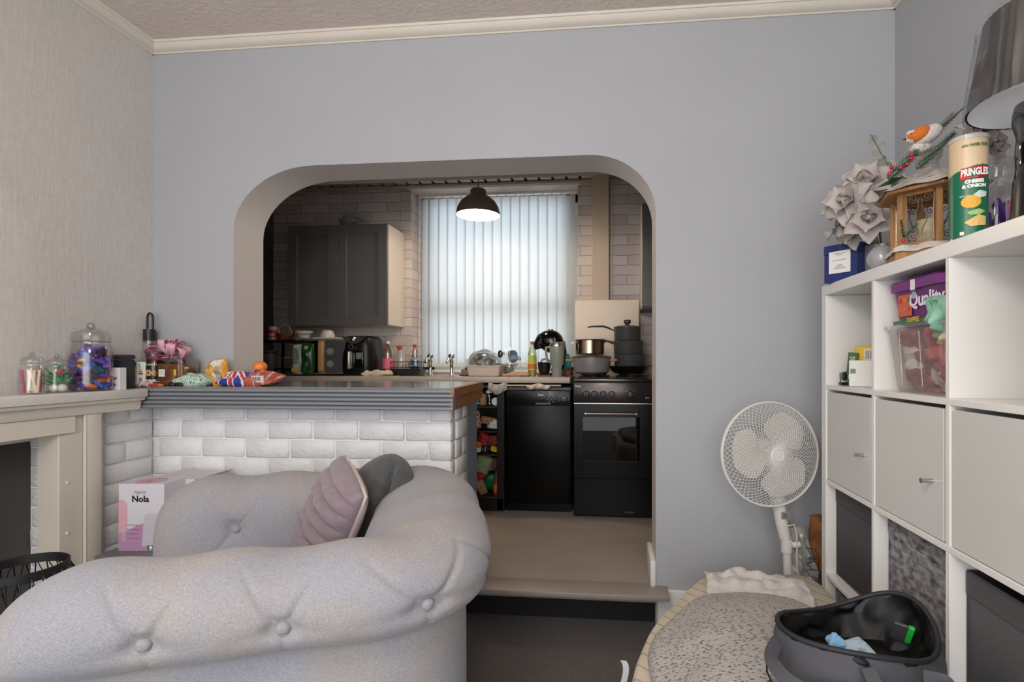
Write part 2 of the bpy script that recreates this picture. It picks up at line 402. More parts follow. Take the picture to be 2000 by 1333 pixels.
obj('end_board',endboard(BZ-.092,BZ-.043,-.004,.555,1),wood,bar,smooth=0)
obj('joint_strip',endboard(BZ-.094,BZ-.002,.004,.115,.13),M('joint_purple','#6b3a52',.6),bar,smooth=0)
obj('support_panel',B().box(-.748,-.728,2.53,2.72,.182,BZ-.097,.002),M('panel_blue_grey','#858b96',.5),bar)
obj('support_panel',B().box(-1.6,-.750,2.60,2.66,.182,BZ-.034,.002),M('panel_grey','#6f7276',.5),bar)
# fireplace surround
fs=thing('fireplace_surround','cream painted fireplace surround with a pale shelf along the left wall','fireplace',(0,0,0))
obj('mantel_shelf',B().box(XL,-2.08,-.6,2.12,1.018,1.055,.003,2),M('mantel_pale','#dad8d4',.25,var=.04,vs=6),fs)
obj('moulding',B().prism([(XL,.962),(-2.118,.962),(-2.112,.975),(-2.108,1.0),(-2.092,1.004),(-2.088,1.017),(XL,1.017)],'y',-.6,2.115),cream,fs,smooth=50)
obj('lintel',B().box(XL,-2.122,-.6,1.845,.893,.961,.003,1),cream,fs)
obj('post',B().box(XL,-2.134,1.79,1.882,0,.892,.002,1).box(XL,-2.134,1.846,1.882,.892,.961,.002,1),cream,fs)
obj('post_strip',B().box(XL,-2.118,1.883,1.945,0,.961,.004,2),cream,fs)
obj('bead',B().tube([(-2.121,1.880,0),(-2.121,1.880,.96)],.0045,8),cream,fs)
for zz in (.70,.50,.29):
    obj('bolt',B().lathe([(0,.006),(.004,.005),(.007,0)],0,0,0,10,cap=False),cream,fs,loc=(-2.134,1.822,zz),rot=(0,R(90),0))
obj('fire_knob',B().lathe([(.004,0),(.004,.02),(.014,.022),(.014,.034),(0,.038)],0,0,0,12),black,fs,loc=(-2.345,1.69,.575),rot=(0,R(90),0))
# ================= SOFA =================
fab=M('light_grey_linen','#bab5b3',.9,sheen=.15)
n,l,bs=nodes_of(fab)
tc=n.new('ShaderNodeTexCoord')
def wv(sx,sy,sz):
    mp=n.new('ShaderNodeMapping'); mp.inputs['Scale'].default_value=(sx,sy,sz); l.new(tc.outputs['Object'],mp.inputs[0])
    t=n.new('ShaderNodeTexNoise'); t.inputs['Scale'].default_value=1; t.inputs['Detail'].default_value=2; l.new(mp.outputs[0],t.inputs['Vector']); return t
a1=wv(800,800,190); a2=wv(220,220,800); a3=wv(5,5,5)
ad=n.new('ShaderNodeMath'); l.new(a1.outputs['Fac'],ad.inputs[0]); l.new(a2.outputs['Fac'],ad.inputs[1])
mr=n.new('ShaderNodeMapRange'); mr.inputs[1].default_value=.7; mr.inputs[2].default_value=1.3; mr.inputs[3].default_value=.74; mr.inputs[4].default_value=1.20; l.new(ad.outputs[0],mr.inputs[0])
cr=n.new('ShaderNodeMix'); cr.data_type='RGBA'; cr.inputs[6].default_value=hexc('#94949c'); cr.inputs[7].default_value=hexc('#9b9695')
m3=n.new('ShaderNodeMapRange'); m3.inputs[1].default_value=.4; m3.inputs[2].default_value=.6; l.new(a3.outputs['Fac'],m3.inputs[0]); l.new(m3.outputs[0],cr.inputs[0])
sc=n.new('ShaderNodeVectorMath'); sc.operation='SCALE'; l.new(cr.outputs[2],sc.inputs[0]); l.new(mr.outputs[0],sc.inputs['Scale']); l.new(sc.outputs[0],bs.inputs['Base Color'])
bp=n.new('ShaderNodeBump'); bp.inputs['Strength'].default_value=.35; bp.inputs['Distance'].default_value=.002; l.new(ad.outputs[0],bp.inputs['Height']); l.new(bp.outputs[0],bs.inputs['Normal'])
sofa=thing('armchair','light grey buttoned rolled-arm armchair in front of the white brick half wall','armchair',(0,0,0),R(20))
NE,FE,BE,AE,CR=1.235,2.035,.03,-.88,.16; AEN=-.79      # near arm, far arm, back centre lines, arm ends, corner radius
prof=[(-.13,.22),(-.13,.40),(-.125,.52),(-.118,.62),(-.10,.69),(-.065,.742),(-.02,.768),(.03,.772),(.08,.755),(.118,.722),(.136,.675),(.132,.63),(.108,.598),(.078,.585),(.066,.57),(.064,.54),(.064,.35),(.064,.06)]
def catmull(P,m):
    out=[]
    for i in range(len(P)-1):
        p0,p1,p2,p3=P[max(i-1,0)],P[i],P[i+1],P[min(i+2,len(P)-1)]
        for k in range(m):
            t=k/m; out.append(tuple(.5*((2*p1[j])+(-p0[j]+p2[j])*t+(2*p0[j]-5*p1[j]+4*p2[j]-p3[j])*t*t+(-p0[j]+3*p1[j]-3*p2[j]+p3[j])*t**3) for j in (0,1)))
    out.append(P[-1]); return out
pf=np.array(catmull(prof,14)); 
# resample at ~7 mm
dl=np.r_[0,np.cumsum(np.hypot(*np.diff(pf,axis=0).T))]; T=np.linspace(0,dl[-1],int(dl[-1]/.0055)); pf=np.c_[np.interp(T,dl,pf[:,0]),np.interp(T,dl,pf[:,1])]
# path
pts=[];nor=[]
def seg(p,q,nn):
    L=math.dist(p,q); k=int(L/.0052)
    for i in range(k): pts.append((p[0]+(q[0]-p[0])*i/k,p[1]+(q[1]-p[1])*i/k)); nor.append(nn)
def turn(cx,cy,a0,a1):
    k=int(abs(R(a1-a0))*(CR+.08)/.0052)
    for i in range(k):
        a=R(a0+(a1-a0)*i/k); pts.append((cx+CR*math.cos(a),cy+CR*math.sin(a))); nor.append((math.cos(a),math.sin(a)))
seg((AEN,NE),(BE-CR,NE),(0,-1)); turn(BE-CR,NE+CR,-90,0); seg((BE,NE+CR),(BE,FE-CR),(1,0)); turn(BE-CR,FE-CR,0,90); seg((BE-CR,FE),(AE,FE),(0,1)); pts.append((AE,FE)); nor.append((0,1))
pts=np.array(pts);nor=np.array(nor); S=np.r_[0,np.cumsum(np.hypot(*np.diff(pts,axis=0).T))]
# outline in the path direction: a soft wave along the top
nS,nT=len(S),len(T)
N=np.repeat(pf[None,:,0],nS,0); Zz=np.repeat(pf[None,:,1],nS,0)
# profile normals
tg=np.gradient(pf,axis=0); tn=np.c_[-tg[:,1],tg[:,0]]; tn/=np.linalg.norm(tn,axis=1)[:,None]
if tn[np.argmax(pf[:,1])][1]<0: tn=-tn
so=lambda z_,side: T[np.argmin(np.abs(pf[:,1]-z_)+ (pf[:,0]<0 if side>0 else pf[:,0]>0)*9 + (0 if side<0 else (pf[:,1]<.59)*9))]
t_out,t_in,t_top=so(.645,1),so(.615,-1),T[np.argmax(pf[:,1])]
sp_=.232; corner=abs(AEN)+BE-CR
outer=[corner+.078+sp_*k for k in range(-3,12)]
outer=[-(-1) * q for q in outer if .05<q<S[-1]-.05]
outer=[q for q in outer if not corner+.15<q<corner+.40]+[corner+.225]
inner=[q for q in [corner-.12-sp_*k for k in range(-0,4)]+[corner+CR*1.57+.18+sp_*k for k in range(3)]+[S[-1]-.25-sp_*k for k in range(3)] if .05<q<S[-1]-.05]
SS,TT=np.meshgrid(S,T,indexing='ij'); D=np.zeros_like(SS)
env=np.clip((TT-.05)/.1,0,1)*np.clip((t_out+.12-TT)/.05,0,1)
D+=.005*env*np.cos(2*PI*(SS-outer[0])/sp_+PI)*np.exp(-((TT-t_top)/.16)**2)
btn=[]
def linecrease(s0,t0,s1,t1,d,w):
    global D
    vx,vy=s1-s0,t1-t0; L2=vx*vx+vy*vy
    h=np.clip(((SS-s0)*vx+(TT-t0)*vy)/L2,0,1)
    dist=np.hypot(SS-(s0+h*vx),TT-(t0+h*vy))
    D-=d*np.exp(-(dist/w)**2)*(1-h)**.8
for q in outer:
    r=np.hypot(SS-q,TT-t_out); D-=.024*np.exp(-(r/.024)**2)+.008*np.exp(-(r/.07)**2)
    for ds,dt in ((-.085,-.14),(.075,-.14)): linecrease(q,t_out,q+ds,t_out+dt,.011,.0055)
    linecrease(q,t_out,q,t_out+.10,.007,.006); linecrease(q,t_out,q-.116,t_out+.012,.005,.018); linecrease(q,t_out,q+.116,t_out+.012,.005,.018)
    btn.append((q,t_out))
for q in inner:
    r=np.hypot(SS-q,TT-t_in); D-=.024*np.exp(-(r/.024)**2)+.010*np.exp(-(r/.06)**2)
    for ds,dt in ((-.07,.09),(.07,.09),(-.09,-.11),(.08,-.10)): linecrease(q,t_in,q+ds,t_in+dt,.009,.0055)
    btn.append((q,t_in))
rngn=np.array([[noise.noise((s*3.2,t*4.5,0)) for t in T] for s in S[::6]]); rngn=np.repeat(rngn,6,0)[:nS]
k=np.ones(13)/13; rngn=np.apply_along_axis(lambda c:np.convolve(np.pad(c,6,'edge'),k,'valid'),0,rngn)
D+=.008*rngn*np.exp(-((TT-t_top)/.25)**2)
D=np.where(D<-.022,-.022+(D+.022)*.22,D)
cap=.15
def shrink(s):
    e=min(s,S[-1]-s); return 1 if e>=cap else math.sqrt(max(0,1-(1-e/cap)**2))*.45+.55
bk=.9*np.clip(np.minimum(S-(corner-.02),(corner+2*CR*1.57+(FE-NE-2*CR)+.02)-S)/.12,0,1)
bk=bk*bk*(3-2*bk)
sk=np.array([shrink(s) for s in S])
def P3(i,j,extra=0):
    nn=pf[j,0]*(1+bk[i] if pf[j,0]<0 else 1)+tn[j,0]*(D[i,j]+extra); zz=pf[j,1]+tn[j,1]*(D[i,j]+extra)
    nn=-.005+(nn+.005)*sk[i]; zz=.55+(zz-.55)*(sk[i] if zz>.55 else 1)
    return (pts[i,0]+nor[i,0]*nn,pts[i,1]+nor[i,1]*nn,zz)
b=B(); V=[[b.bm.verts.new(P3(i,j)) for j in range(nT)] for i in range(nS)]
for i in range(nS-1):
    for j in range(nT-1): b.bm.faces.new((V[i][j],V[i+1][j],V[i+1][j+1],V[i][j+1]))
for e in (V[0],V[-1]): b.bm.faces.new(e)
me=mesh('rolled_arms_and_back',b,fab,smooth=60,weld=0)
obj('rolled_arms_and_back',me,None,sofa)
bm_=mesh('button',B().lathe([(0,.008),(.007,.0072),(.0115,.004),(.0138,-.001),(.013,-.010)],n=16,cap=False),fab,smooth=60)
for q,t in btn:
    i,j=int(np.argmin(abs(S-q))),int(np.argmin(abs(T-t)))
    p=Vector(P3(i,j,.010)); nv=Vector((nor[i,0]*tn[j,0],nor[i,1]*tn[j,0],tn[j,1]))
    o=bpy.data.objects.new('button',bm_); C.objects.link(o); o.parent=sofa; o.location=p; o.rotation_euler=nv.to_track_quat('Z','Y').to_euler()
obj('seat_cushion',B().box(AE-.02,BE-.10,NE+.12,FE-.12,.30,.45,.04,3),fab,sofa,smooth=60)
obj('seat_base',B().box(AE+.01,BE,NE+.0,FE,.06,.30,.01,1),fab,sofa)
for x_,y_ in ((AE+.06,NE),(AE+.06,FE),(BE,NE),(BE,FE)): obj('foot',B().cyl(x_,y_,0,.06,.016,.024,12),M('dark_wood','#2b1d15',.4),sofa)
for side,yy in ((0,NE),(1,FE)):
    pass
# cushions lying in the far corner of the armchair
def frame(loc,nrm,up):
    n_=Vector(nrm).normalized(); u_=Vector(up); u_=(u_-n_*u_.dot(n_)).normalized(); r_=u_.cross(n_)
    return Matrix.Translation(loc)@Matrix((r_,u_,n_)).transposed().to_4x4()
mau=M('mauve_plush','#8f7f88',.95,bump=.5,bs=220,sheen=.25,var=.10,vs=40)
cu=thing('cushion','mauve plush cushion with rounded ribs leaning against the dark grey cushion','cushion',(0,0,0))
cu.matrix_world=frame((X(648,1.66),1.66,.635),(-.80,-.85,.35),(.60,.10,1))
obj('cushion_cover',B().pillow(.31,.37,.12,90,2.6,rib=.030,nr=8,wob=.012),mau,cu,smooth=80)
obj('cushion_back',B().pillow(.315,.375,.10,20,2.8,mat=Matrix.Translation((0,0,-.012))),M('cushion_pale_back','#c9b9b6',.9),cu,smooth=80)
cu=thing('cushion','dark grey plush cushion with a long fold at the back of the armchair','cushion',(0,0,0))
cu.matrix_world=frame((X(738,1.76),1.76,.665),(-.22,-1,.30),(.30,.12,1))
b=B().pillow(.28,.37,.15,90,2.4,wob=.008,seed=5,rd=1)
for v in b.bm.verts:
    d_=abs(v.co.x-.055+.9*v.co.y**2)
    if v.co.z>0: v.co.z-=.040*math.exp(-(d_/.010)**2)*max(0,1-(v.co.y/.17)**2)
obj('cushion_cover',b,M('charcoal_plush','#4b4d4e',.95,bump=.6,bs=240,sheen=.25,var=.18,vs=50),cu,smooth=80)
# ================= KITCHEN =================
KT=1.072                              # kitchen worktop height
def at(u,y,z): return (X(u,y),y,z)
wt=tag(obj('kitchen_worktop',B().box(KX0+.005,-.272,3.335,KY-.004,KT-.04,KT,.006,2),M('worktop_beige','#b5a79a',.35,var=.05,vs=6)),'long beige stone-effect kitchen worktop under the window','worktop')
unit_m=M('dark_unit','#232120',.5)
cab=thing('base_cabinet','dark base cupboards under the left half of the kitchen worktop','cupboard',(0,0,0))
obj('carcass',B().box(KX0+.01,-1.21,3.40,3.94,.182,KT-.042),unit_m,cab)
for k in range(3):
    x=-2.72+k*.5; dr=obj('door',B().box(x,x+.49,3.375,3.397,.30,KT-.05,.003),unit_m,cab)
    obj('handle',B().rod((x+.40,3.35,.95),(x+.46,3.35,.95),.005).rod((x+.40,3.35,.95),(x+.40,3.376,.95),.004).rod((x+.46,3.35,.95),(x+.46,3.376,.95),.004),steel,dr)
# wall cabinets
gm=M('cabinet_dark_grey','#5a5755',.35,var=.03,vs=3); pale=M('cabinet_pale_side','#cfc6ba',.5)
wc=thing('wall_cabinet','dark grey two-door wall cabinet with a pale side left of the window','cabinet',(0,0,0))
cx0,cx1,cz0,cz1=-2.424,-1.648,1.445,2.193
obj('carcass',B().box(cx0,cx1,3.66,KY-.003,cz0,cz1,.002),pale,wc)
for k in range(2):
    a=cx0+k*(cx1-cx0)/2; c=a+(cx1-cx0)/2-.003
    b=B().box(a,c,3.648,3.660,cz0,cz1,.001)
    for x0,x1,z0,z1 in ((a,a+.07,cz0,cz1),(c-.07,c,cz0,cz1),(a+.07,c-.07,cz0,cz0+.07),(a+.07,c-.07,cz1-.07,cz1)): b.box(x0,x1,3.638,3.648,z0,z1,.0015)
    obj('door',b,gm,wc)
wc=thing('wall_cabinet','narrow grey wall cabinet with a pale side above the cooker by the right wall','cabinet',(0,0,0))
obj('carcass',B().box(.210,.66,3.66,KY-.003,1.56,2.29,.002),pale,wc)
obj('door',B().box(.212,.66,3.640,3.659,1.562,2.288,.002),gm,wc)
obj('lower_shelf_edge',B().box(.212,.66,3.65,KY-.004,1.545,1.559,.001),M('cabinet_dark_grey2','#3e3b39',.5),wc)
# glass bowls on the cabinet
def bowlprof(r,h,t=.004,foot=.4): return [(0,.002),(r*foot,0),(r*foot,.006),(r*.75,h*.42),(r,h),(r-t,h),(r*.72,h*.45),(r*foot*.8,.012),(0,.010)]
for i,(u,y,r,h,lb) in enumerate(((684,3.80,.085,.075,'cut glass bowl on top of the grey wall cabinet, left one'),(705,3.76,.062,.045,'small glass dish on top of the grey wall cabinet, right of the larger bowl'))):
    t=thing('glass_bowl',lb,'bowl',(X(u,y),y,cz1)); obj('bowl_body',B().lathe(bowlprof(r,h),n=20,cap=False),glass('cut_glass',tint='#d8dadb',refl=.35,rough=.12,haze=.12),t)
t=thing('serving_dish','upturned clear dish stacked on the cut glass bowl on the cabinet','dish',(X(690,3.80),3.80,cz1+.077)); obj('dish_body',B().lathe([(.078,0),(.07,.03),(.04,.036),(0,.036)],n=20,cap=False),glass('cut_glass'),t)
# vertical blind
bl=thing('vertical_blind','cream vertical blind hanging across the kitchen window','blind',(0,0,0))
sm=bpy.data.materials.new('blind_fabric'); sm.use_nodes=True; n,l=sm.node_tree.nodes,sm.node_tree.links; n.clear()
o_=n.new('ShaderNodeOutputMaterial'); d_=n.new('ShaderNodeBsdfDiffuse'); d_.inputs[0].default_value=hexc('#bdb9ae'); t_=n.new('ShaderNodeBsdfTranslucent'); t_.inputs[0].default_value=hexc('#dbe6ec')
m_=n.new('ShaderNodeMixShader'); m_.inputs[0].default_value=.56; l.new(d_.outputs[0],m_.inputs[1]); l.new(t_.outputs[0],m_.inputs[2]); l.new(m_.outputs[0],o_.inputs[0])
yb=4.10; x0,x1=-1.575,-.285; zr=H+1.352
obj('headrail',B().box(x0,x1,yb-.02,yb+.02,zr-.004,zr+.022,.004,2),white,bl)
def slat():
    b=B(); b.grid(5,12,lambda i,j:Vector(((i-.5)*.089,.006*math.sin(PI*i)+.0015*math.sin(j*7+i*2),-1.385*j)))
    return mesh('slat',b,sm,smooth=60)
sl=[slat() for _ in range(1)]
ns=17; rr=random.Random(3)
for k in range(ns):
    x=x0+.045+(x1-x0-.09)*k/(ns-1); a=R(-9+rr.uniform(-2,2))
    if k==4: a=R(-14)
    if k==0: a=R(-30)
    if k==16: a=R(-28)
    o=bpy.data.objects.new('slat',sl[0]); C.objects.link(o); o.parent=bl; o.location=(x,yb,zr-.018); o.rotation_euler=(0,0,a)
    if k==0: hk=mesh('hook',B().box(-.004,.004,-.004,.004,-.02,0,.001),white); wg=mesh('bottom_weight',B().box(-.042,.042,-.002,.002,0,.03,.001),white)
    h=bpy.data.objects.new('hook',hk); C.objects.link(h); h.parent=bl; h.location=(x,yb,zr)
    h=bpy.data.objects.new('bottom_weight',wg); C.objects.link(h); h.parent=bl; h.location=(x,yb+.003,zr-1.40); h.rotation_euler=(0,0,a)
# pendant
pd=thing('pendant_lamp','dome pendant lamp with a lit bulb hanging in the kitchen','lamp',(-.915,3.45,H+1.0))
shade_m=M('pendant_shade','#5a4e45',.45); inner=M('pendant_inner','#f3e6d2',.6)
obj('shade',B().lathe([(.150,0),(.149,.015),(.140,.055),(.118,.092),(.085,.120),(.062,.135),(.054,.145),(.054,.170),(.047,.178),(0,.180)],n=40,cap=False),shade_m,pd)
obj('shade_lining',B().lathe([(.147,.001),(.145,.015),(.136,.052),(.114,.088),(.082,.115),(.05,.128),(0,.130)],n=40,cap=False),inner,pd)
obj('cord',B().rod((0,0,.178),(0,0,KC-H-1.0+.01),.003),black,pd)
obj('bulb',B().ball(0,0,.052,.036,n=20,m=12).cyl(0,0,.08,.128,.016),M('lit_bulb','#fff0d8',.3,emit=14),pd)
pl_=bpy.data.lights.new('bulb_light','POINT'); pl_.energy=22; pl_.color=(1,.80,.58); pl_.shadow_soft_size=.045
o=bpy.data.objects.new('bulb_light',pl_); C.objects.link(o); o.parent=pd; o.location=(0,0,.01)
# splashback panel
tag(obj('splashback',B().box(-.275,.20,3.822,3.842,1.05,H+.452,.003,1),M('splashback_cream','#d8c8b4',.35,var=.02)),'large cream splashback board standing behind the cooker','splashback')
# ---- cooker
ck_=thing('gas_cooker','black freestanding gas cooker with glass oven door','cooker',(0,0,.18))
kb=M('cooker_black','#0a0a0b',.28,spec=.22); kp=M('cooker_panel','#423c3a',.25,.6); kz=.18
x0,x1,yf=-.245,.255,3.27
obj('cooker_body',B().box(x0,x1,yf+.02,3.86,.0,.875,.004),kb,ck_)
obj('hob_top',B().box(x0,x1,yf+.0,3.86,.862,.886,.006,2),M('hob_steel','#4a4644',.25,.8),ck_)
obj('control_panel',B().box(x0,x1,yf-.008,yf+.02,.735,.862,.006,2),kp,ck_)
for u in (1145,1161,1178,1195,1231):
    k=obj('knob',B().lathe([(.021,0),(.019,.012),(.016,.022),(0,.023)],n=20),black,ck_,loc=(X(u,yf),yf-.008,.787),rot=(R(90),0,0))
    obj('grip',B().box(-.0045,.0045,-.018,.018,.02,.034,.002).box(-.001,.001,.008,.017,.034,.0345,mi=1),[black,white],k)
    for q in (-50,0,50): obj('dial_mark',B().box(-.001,.001,-.001,.004,0,.0008),white,ck_,loc=(X(u,yf)+.029*math.sin(R(q)),yf-.0085,.787+.029*math.cos(R(q))),rot=(R(90),0,0))
text('Swan',.017,white,ck_,(-.215,yf-.0092,.838),(R(90),0,0),bold=.0004)
text('EYO',.012,white,ck_,(.222,yf-.0092,.765),(R(90),0,0))
b=B(); wx0_,wx1_,wz0_,wz1_=-.185,.175,.36,.64
for a,c,e,f in ((x0+.004,wx0_,.26,.722),(wx1_,x1-.004,.26,.722),(wx0_,wx1_,.26,wz0_),(wx0_,wx1_,wz1_,.722)): b.box(a,c,yf-.004,yf+.018,e,f,.001)
dr=obj('oven_door',b,kb,ck_)
obj('oven_glass',B().box(wx0_,wx1_,yf+.001,yf+.004,wz0_,wz1_),glass('oven_glass',tint='#5c544e',refl=.10,rough=.02),dr)
obj('door_handle',B().rod((-.165,yf-.04,.665),(.15,yf-.04,.665),.006,8).rod((-.165,yf-.04,.665),(-.165,yf,.665),.006).rod((.15,yf-.04,.665),(.15,yf,.665),.006),steel,dr)
obj('panel_trim',B().box(x0+.002,x1-.002,yf-.006,yf+.01,.724,.731,.001),steel,ck_)
b=B().box(wx0_-.02,wx1_+.02,yf+.0185,yf+.0195,wz0_-.02,wz1_+.02)
obj('oven_interior',b,M('oven_inside','#17130f',.6),ck_)
for zz in (.44,.405): obj('oven_shelf',B().rod((wx0_+.01,yf+.010,zz),(wx1_-.01,yf+.010,zz),.0025),steel,ck_)
obj('storage_drawer',B().box(x0+.004,x1-.004,yf-.004,yf+.018,.012,.250,.003),kb,ck_)
obj('drawer_badge',B().box(-.03,.03,yf-.0055,yf-.004,.035,.045,.001),dgrey,ck_,loc=(.11,0,0))
iron=M('cast_iron','#0a0a0a',.5)
for i,(x,y) in enumerate(((-.12,3.42),(.13,3.42),(-.12,3.70),(.13,3.70))):
    obj('burner',B().lathe([(.045,0),(.045,.010),(.03,.014),(.03,.018),(0,.019)],n=20),iron,ck_,loc=(x,y,.886))
    b=B()
    for a in range(4): b.rod((.035*math.cos(PI/4+a*PI/2),.035*math.sin(PI/4+a*PI/2),.024),(.115*math.cos(PI/4+a*PI/2),.115*math.sin(PI/4+a*PI/2),.024),.004,6)
    b.tube([(s*.082,t*.082,.0) if 0 else (s*.1,t*.1,.004) for s,t in ((-1,-1),(1,-1),(1,1),(-1,1))],.004,6,closed=True)
    for a in range(4): b.rod((.1*math.cos(PI/4+a*PI/2)*1.41*.72,.1*math.sin(PI/4+a*PI/2)*1.41*.72,.0),(.1*math.cos(PI/4+a*PI/2)*1.41*.72,.1*math.sin(PI/4+a*PI/2)*1.41*.72,.026),.004,6)
    obj('pan_support',b,iron,ck_,loc=(x,y,.886))
HT=.18+.886+.028
# ---- dishwasher
dw=thing('dishwasher','black slimline dishwasher left of the cooker','dishwasher',(0,0,0))
x0,x1,yf=-.700,-.266,3.34
obj('dishwasher_body',B().box(x0,x1,yf+.02,3.88,.185,1.0,.003),kb,dw)
obj('top_panel',B().box(x0,x1,yf,3.9,.985,1.005,.003),M('dusty_top','#4a4a4b',.5,var=.5,vs=30),dw)
obj('dishwasher_door',B().box(x0+.003,x1-.003,yf,yf+.02,.24,.885,.004,2),M('dishwasher_black','#090909',.34,spec=.15),dw)
cp=obj('control_panel',B().box(x0+.003,x1-.003,yf-.004,yf+.02,.889,.984,.004,2),M('dishwasher_panel','#111112',.3,spec=.3),dw)
obj('door_recess',B().box(-.50,-.40,yf-.006,yf-.004,.892,.905,.001),M('recess_grey','#4a4a4c',.4),cp)
text('Swan',.018,white,dw,(-.465,yf-.0048,.955),(R(90),0,0),bold=.0004)
obj('programme_dial',B().lathe([(.019,0),(.017,.012),(0,.013)],n=20),M('dial_dark','#232325',.3),cp,loc=(-.313,yf-.004,.932),rot=(R(90),0,0))
b=B()
for k in range(9):
    a=R(200-k*28); b.box(-.313+.030*math.cos(a)-.0015,-.313+.030*math.cos(a)+.0015,yf-.0052,yf-.004,.932+.030*math.sin(a)-.0015,.932+.030*math.sin(a)+.0015)
obj('dial_marks',b,white,cp)
for k in range(7):
    a=k*PI/3; q=.016 if k<6 else 0
    obj('control_button',B().lathe([(.0045,0),(.004,.003),(0,.0032)],n=10),M('button_grey','#77787a',.4),cp,loc=(-.395+q*math.cos(a)*1.5,yf-.004,.925+q*math.sin(a)),rot=(R(90),0,0))
b=B()
for i in range(3):
    for j in range(4): b.box(-.41+i*.012,-.406+i*.012,yf-.0052,yf-.004,.95+j*.008,.953+j*.008)
obj('indicator_symbols',b,white,cp)
obj('plinth',B().box(x0+.01,x1-.01,yf+.03,yf+.05,.182,.24),kb,dw)
# ---- open food rack
fr=thing('food_rack','tall black open rack crammed with food packets beside the dishwasher','rack',(0,0,0))
rk=M('rack_black','#0b0b0c',.4); x0,x1,yf=-1.16,-.72,3.34
obj('side_panel',B().box(x0,x0+.02,yf,3.86,.185,1.02),rk,fr); obj('side_panel',B().box(-.760,-.708,yf,3.86,.185,1.02,.003),rk,fr)
obj('back_panel',B().box(x0,-.76,3.80,3.82,.185,1.02),rk,fr); obj('top_panel',B().box(x0,-.708,yf,3.86,1.0,1.018),rk,fr)
obj('plinth',B().box(x0,-.72,yf,yf+.02,.185,.262),rk,fr)
sz=[.262,.545,.70,.865]
for zz in sz:
    b=B().box(x0+.02,-.76,yf+.01,yf+.014,zz,zz+.012,.001)
    for k in range(12): b.box(x0+.03+k*.031,x0+.034+k*.031,yf+.012,3.78,zz,zz+.003)
    obj('wire_shelf',b,M('rack_wire','#4c4a47',.35,.5),fr)
clr={'r':red,'w':paper,'o':orange,'g':greenm,'y':yellow,'b':brown,'p':pinkm,'l':M('pale_green','#8fa07a',.7),'t':M('tan_food','#a9835c',.6),'s':M('spice_red','#7d2b24',.5)}
def jar(x,y,z,r,h,body,lid,label,grp):
    t=thing('food_jar',label,'jar',(x,y,z),group=grp)
    obj('jar_body',B().lathe([(r*.9,0),(r,.006),(r,h*.72),(r*.8,h*.82),(r*.8,h*.86)],n=16),body,t)
    obj('jar_lid',B().cyl(0,0,h*.84,h,r*.86,n=16),lid,t); return t
G='jars and packets crammed in the black food rack'
def packet(x,y,z,w,h,d,m,label,rot,grp,nm='food_packet',cat='packet',p=3.2,seed=0,mf=None):
    b=B().pillow(w,h,d,14,p,wob=.012,seed=seed,mf=mf); b.mv(Matrix.Rotation(R(90),4,'X')); b.mv(Matrix.Translation((0,0,h/2)))
    o=obj(nm,b,m,loc=(x,y,z),rot=rot,smooth=70); return tag(o,label,cat,grp)
sy=3.42
jar(X(933,sy),sy,.878,.032,.10,gl,steel,'small glass jar at the left of the top rack shelf',G)
jar(X(943,sy),sy,.878,.025,.09,clr['t'],black,'brown spice jar beside the glass jar on the top rack shelf',G)
jar(X(956,sy),sy,.878,.028,.10,gl,clr['w'],'glass jar with a white lid on the top rack shelf',G)
t=thing('food_jar','jar lying with its round white lid towards the room on the top rack shelf','jar',(X(970,3.42),3.40,.905),rot=(R(90),0,0),group=G)
obj('jar_body',B().cyl(0,0,-.1,0,.025),gl,t); obj('jar_lid',B().cyl(0,0,0,.012,.027),clr['w'],t)
packet(X(934,sy),sy,.713,.05,.13,.05,[clr['r'],clr['w']],'red and white checked packet in the food rack',(0,R(-8),0),G,mf=lambda i,j:(int(i*6)+int(j*9))%2)
packet(X(952,sy),sy,.745,.10,.055,.06,clr['t'],'beige loaf-like packet lying on the third rack shelf',(0,R(8),0),G)
packet(X(966,sy),sy,.714,.11,.07,.06,clr['w'],'white paper packet lying on the third rack shelf',(0,R(4),0),G)
packet(X(942,sy),sy,.620,.09,.07,.05,clr['r'],'bright red packet on the second rack shelf',(0,R(25),0),G,seed=3)
t=thing('tomato','orange tomato under the red packet in the rack','tomato',(X(935,3.40),3.40,.59),group=None)
obj('tomato_body',B().ball(0,0,.022,.024,.024,.021,n=14),clr['o'],t); obj('stalk',B().ball(0,0,.043,.006,.006,.002,n=8,m=5),clr['g'],t)
packet(X(963,sy),sy,.60,.09,.075,.05,clr['s'],'dark red net packet on the right of the second rack shelf',(0,R(-5),0),G,seed=5)
jar(X(933,sy),sy,.558,.024,.06,clr['w'],clr['w'],'short white tub on the second rack shelf',G)
jar(X(948,sy),sy,.558,.026,.065,gl,M('grey_lid','#77756f',.5),'grey lidded glass jar on the second rack shelf',G)
packet(X(968,sy),sy,.556,.09,.04,.05,clr['y'],'yellow packet lying on the second rack shelf',(0,R(18),0),G,seed=7)
packet(X(937,sy),sy,.41,.11,.13,.07,clr['l'],'crumpled pale green bag on the bottom rack shelf',(0,R(20),0),G,seed=2)
packet(X(933,sy),3.40,.36,.06,.07,.05,clr['r'],'red packet under the pale green bag in the rack',(0,R(30),0),G,seed=9)
jar(X(952,sy),3.45,.43,.03,.10,M('salmon','#a8695a',.5),clr['b'],'salmon coloured jar in the middle of the bottom rack shelf',G)
packet(X(966,3.46),3.47,.42,.09,.09,.05,clr['b'],'brown bag behind the bottle on the bottom rack shelf',(0,R(-12),0),G,seed=11)
t=thing('sauce_bottle','small sauce bottle with an orange label on the bottom rack shelf','bottle',(X(970,3.39),3.39,.275))
